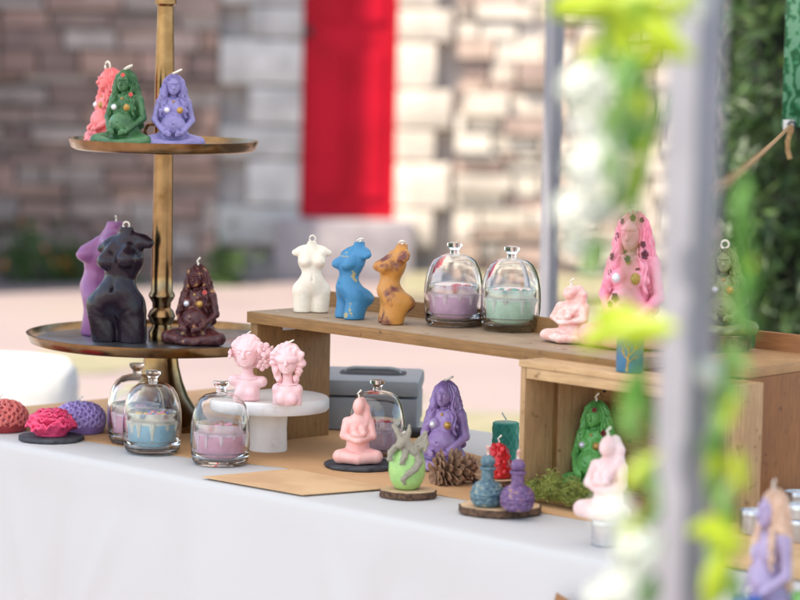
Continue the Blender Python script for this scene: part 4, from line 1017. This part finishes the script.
# ------------------------------------------------------------------ flower garland round the front pole
gl = thing('flower_garland', 'garland of white flowers and yellow green leaves wound round the front pole', 'garland', P1)
g = MB(); g.tube([Vector((.028 * math.cos(t * .3) - .012, .026 + .01 * math.sin(t * .3), .95 + t * .026)) for t in [k * .35 for k in range(70)]], .003, 6); g.build('vine', M['leaf_g'], gl)
def loc(px, py, D): return at(px, py, D) - P1
r_ = random.Random(12)
def blossom(px, py, D, rad):
    g = MB(); c = loc(px, py, D); n_ = 26
    for k in range(n_):
        zz = 1 - 2 * (k + .5) / n_; a_ = k * 2.4; q = math.sqrt(1 - zz * zz); nn = Vector((q * math.cos(a_), q * math.sin(a_), zz))
        u = nn.orthogonal().normalized(); w_ = nn.cross(u); cc = c + nn * rad * .75; s_ = rad * .42
        for j in range(4):
            th_ = j * 1.5708 + k; d = u * math.cos(th_) + w_ * math.sin(th_); e = nn.cross(d)
            g.add([cc, cc + d * s_ * .6 + e * s_ * .4 + nn * s_ * .1, cc + d * s_ + nn * s_ * .25, cc + d * s_ * .6 - e * s_ * .4 + nn * s_ * .1], [(0, 1, 2, 3)])
    g.build('flower', M['petal'], gl, smooth=False)
for (px, py, D, rad) in [(586, 88, 1.98, .022), (592, 120, 2.02, .018), (596, 168, 1.97, .024), (576, 211, 2.0, .019), (578, 246, 2.02, .014), (604, 140, 2.0, .013), (604, 212, 2.0, .011), (614, 512, 1.95, .016), (636, 549, 1.92, .019), (624, 590, 1.95, .018), (600, 598, 2.0, .012), (690, 6, 2.0, .014), (712, 372, 2.05, .013), (625, 140, 2.05, .010)]:
    blossom(px, py, D, rad * .93)
def leaf(px, py, D, L_, ang, m, w_=.42):
    c = loc(px, py, D); a_ = R(ang) ; d = Vector((math.cos(a_), r_.uniform(-.4, .4), math.sin(a_))).normalized(); e = d.cross(Vector((r_.uniform(-.3, .3), -1, r_.uniform(-.3, .3)))).normalized(); n_ = d.cross(e)
    def f(u, v_):
        x = (u - .5) * 2 * L_ * .5; ww = L_ * w_ * .5 * max(0.02, math.sin(math.pi * u)) ** .8 * (v_ - .5) * 2
        return c + d * x + e * ww + n_ * (.12 * L_ * (abs(v_ - .5) * 2) ** 2 - .3 * L_ * (u - .5) ** 2)
    MB().grid(f, 8, 4).build('leaf', m, gl)
Y, G, PL = M['leaf_y'], M['leaf_g'], M['leaf_p']
for (px, py, D, L_, an, mm, *wd) in [
    (600, 6, 1.98, .045, 10, Y), (630, 16, 1.95, .045, -30, Y), (655, 30, 1.92, .04, -20, Y), (670, 46, 1.9, .036, -25, Y), (622, 40, 1.98, .04, -70, Y), (580, 2, 2.0, .05, 15, Y), (640, 4, 1.95, .05, 5, Y), (648, 60, 1.95, .04, 40, Y),
    (600, 58, 2.02, .04, 60, G), (612, 66, 2.0, .035, -40, G), (626, 90, 2.0, .035, -80, Y), (640, 70, 2.0, .03, 20, G), (640, 110, 2.03, .045, 80, PL), (636, 132, 2.03, .045, 60, G), (628, 185, 2.0, .04, 75, Y), (604, 205, 2.0, .035, 50, PL), (596, 255, 2.0, .035, 70, PL),
    (622, 318, 1.95, .045, -10, Y), (640, 332, 1.92, .05, 10, Y), (612, 332, 1.95, .045, 15, Y), (630, 340, 1.94, .03, -5, Y), (600, 340, 2.0, .03, 20, Y), (636, 400, 2.0, .045, 85, G), (630, 412, 2.02, .035, 60, G), (640, 470, 2.02, .03, 80, PL),
    (742, 205, 2.06, .05, 86, G, .22), (745, 250, 2.06, .05, 88, G, .22), (744, 298, 2.05, .05, 85, G, .22), (724, 405, 2.08, .04, 80, PL), (722, 380, 2.08, .04, 85, PL), (716, 440, 2.08, .035, 85, PL), (716, 470, 2.06, .04, 80, Y), (714, 490, 2.06, .03, 80, PL), (712, 528, 1.98, .035, 10, Y), (722, 538, 1.96, .038, -20, Y), (718, 572, 1.96, .04, 60, Y), (715, 585, 1.98, .04, 80, Y), (726, 590, 2.0, .035, 40, PL), (704, 190, 2.1, .03, 80, PL)]:
    leaf(px, py, D, L_, an, mm, *wd)

for (n_, x0, x1, y0, y1, d0, d1, ms) in ((12, 568, 690, 0, 70, 1.85, 2.05, (Y, PL, Y, G)), (9, 604, 650, 60, 195, 1.9, 2.05, (PL, G, Y, PL)), (7, 738, 752, 190, 340, 1.98, 2.1, (G, PL, G, Y)), (15, 708, 746, 352, 600, 1.95, 2.1, (PL, G, PL, Y)), (8, 628, 652, 400, 600, 1.9, 2.0, (PL, G, Y))):
    for k in range(n_):
        leaf(r_.uniform(x0, x1), y0 + (y1 - y0) * (k + r_.random()) / n_, r_.uniform(d0, d1), r_.uniform(.02, .036), r_.uniform(40, 130), ms[k % len(ms)], .36)
# ------------------------------------------------------------------ light, sky, camera
SUN_EL, SUN_AZ = 57, 57           # azimuth: degrees to the left of straight behind the camera
w = bpy.data.worlds.new('World'); scene.world = w; w.use_nodes = True
nt = w.node_tree; bg = nt.nodes['Background']; sk = nt.nodes.new('ShaderNodeTexSky'); sk.sky_type = 'NISHITA'; sk.sun_disc = False
sk.sun_elevation = R(SUN_EL); dirx, diry = -math.sin(R(SUN_AZ)), -math.cos(R(SUN_AZ)); sk.sun_rotation = math.atan2(dirx, diry)
nt.links.new(sk.outputs[0], bg.inputs[0]); bg.inputs[1].default_value = .15
sd = bpy.data.lights.new('sun', 'SUN'); sd.energy = 3.6; sd.angle = R(.5); sd.color = (1, .95, .88)
so = bpy.data.objects.new('sun', sd); COL.objects.link(so)
v = Vector((dirx * math.cos(R(SUN_EL)), diry * math.cos(R(SUN_EL)), math.sin(R(SUN_EL)))); so.rotation_euler = v.to_track_quat('Z', 'Y').to_euler()
cd_ = bpy.data.cameras.new('camera'); co = bpy.data.objects.new('camera', cd_); COL.objects.link(co); scene.camera = co
cd_.sensor_width = 36; cd_.lens = F * 36 / 800; cd_.clip_end = 1000; cd_.clip_start = .05
mw = Matrix((Vector(CR), Vector(CU), Vector(-FWD))).transposed().to_4x4(); mw.translation = (0, 0, CAMH); co.matrix_world = mw
cd_.dof.use_dof = True; cd_.dof.focus_distance = 4.28; cd_.dof.aperture_fstop = 4.3; cd_.dof.aperture_blades = 9
vs = scene.view_settings; vs.view_transform = 'Standard'; vs.look = 'None'; vs.exposure = 1.52; vs.gamma = 1; vs.use_curve_mapping = False
vs.use_white_balance = True; vs.white_balance_temperature = 7150; vs.white_balance_tint = 8
cy = scene.cycles; cy.use_denoising = True; cy.max_bounces = 16; cy.transmission_bounces = 14; cy.transparent_max_bounces = 12; cy.glossy_bounces = 6; cy.diffuse_bounces = 5; cy.sample_clamp_indirect = 6
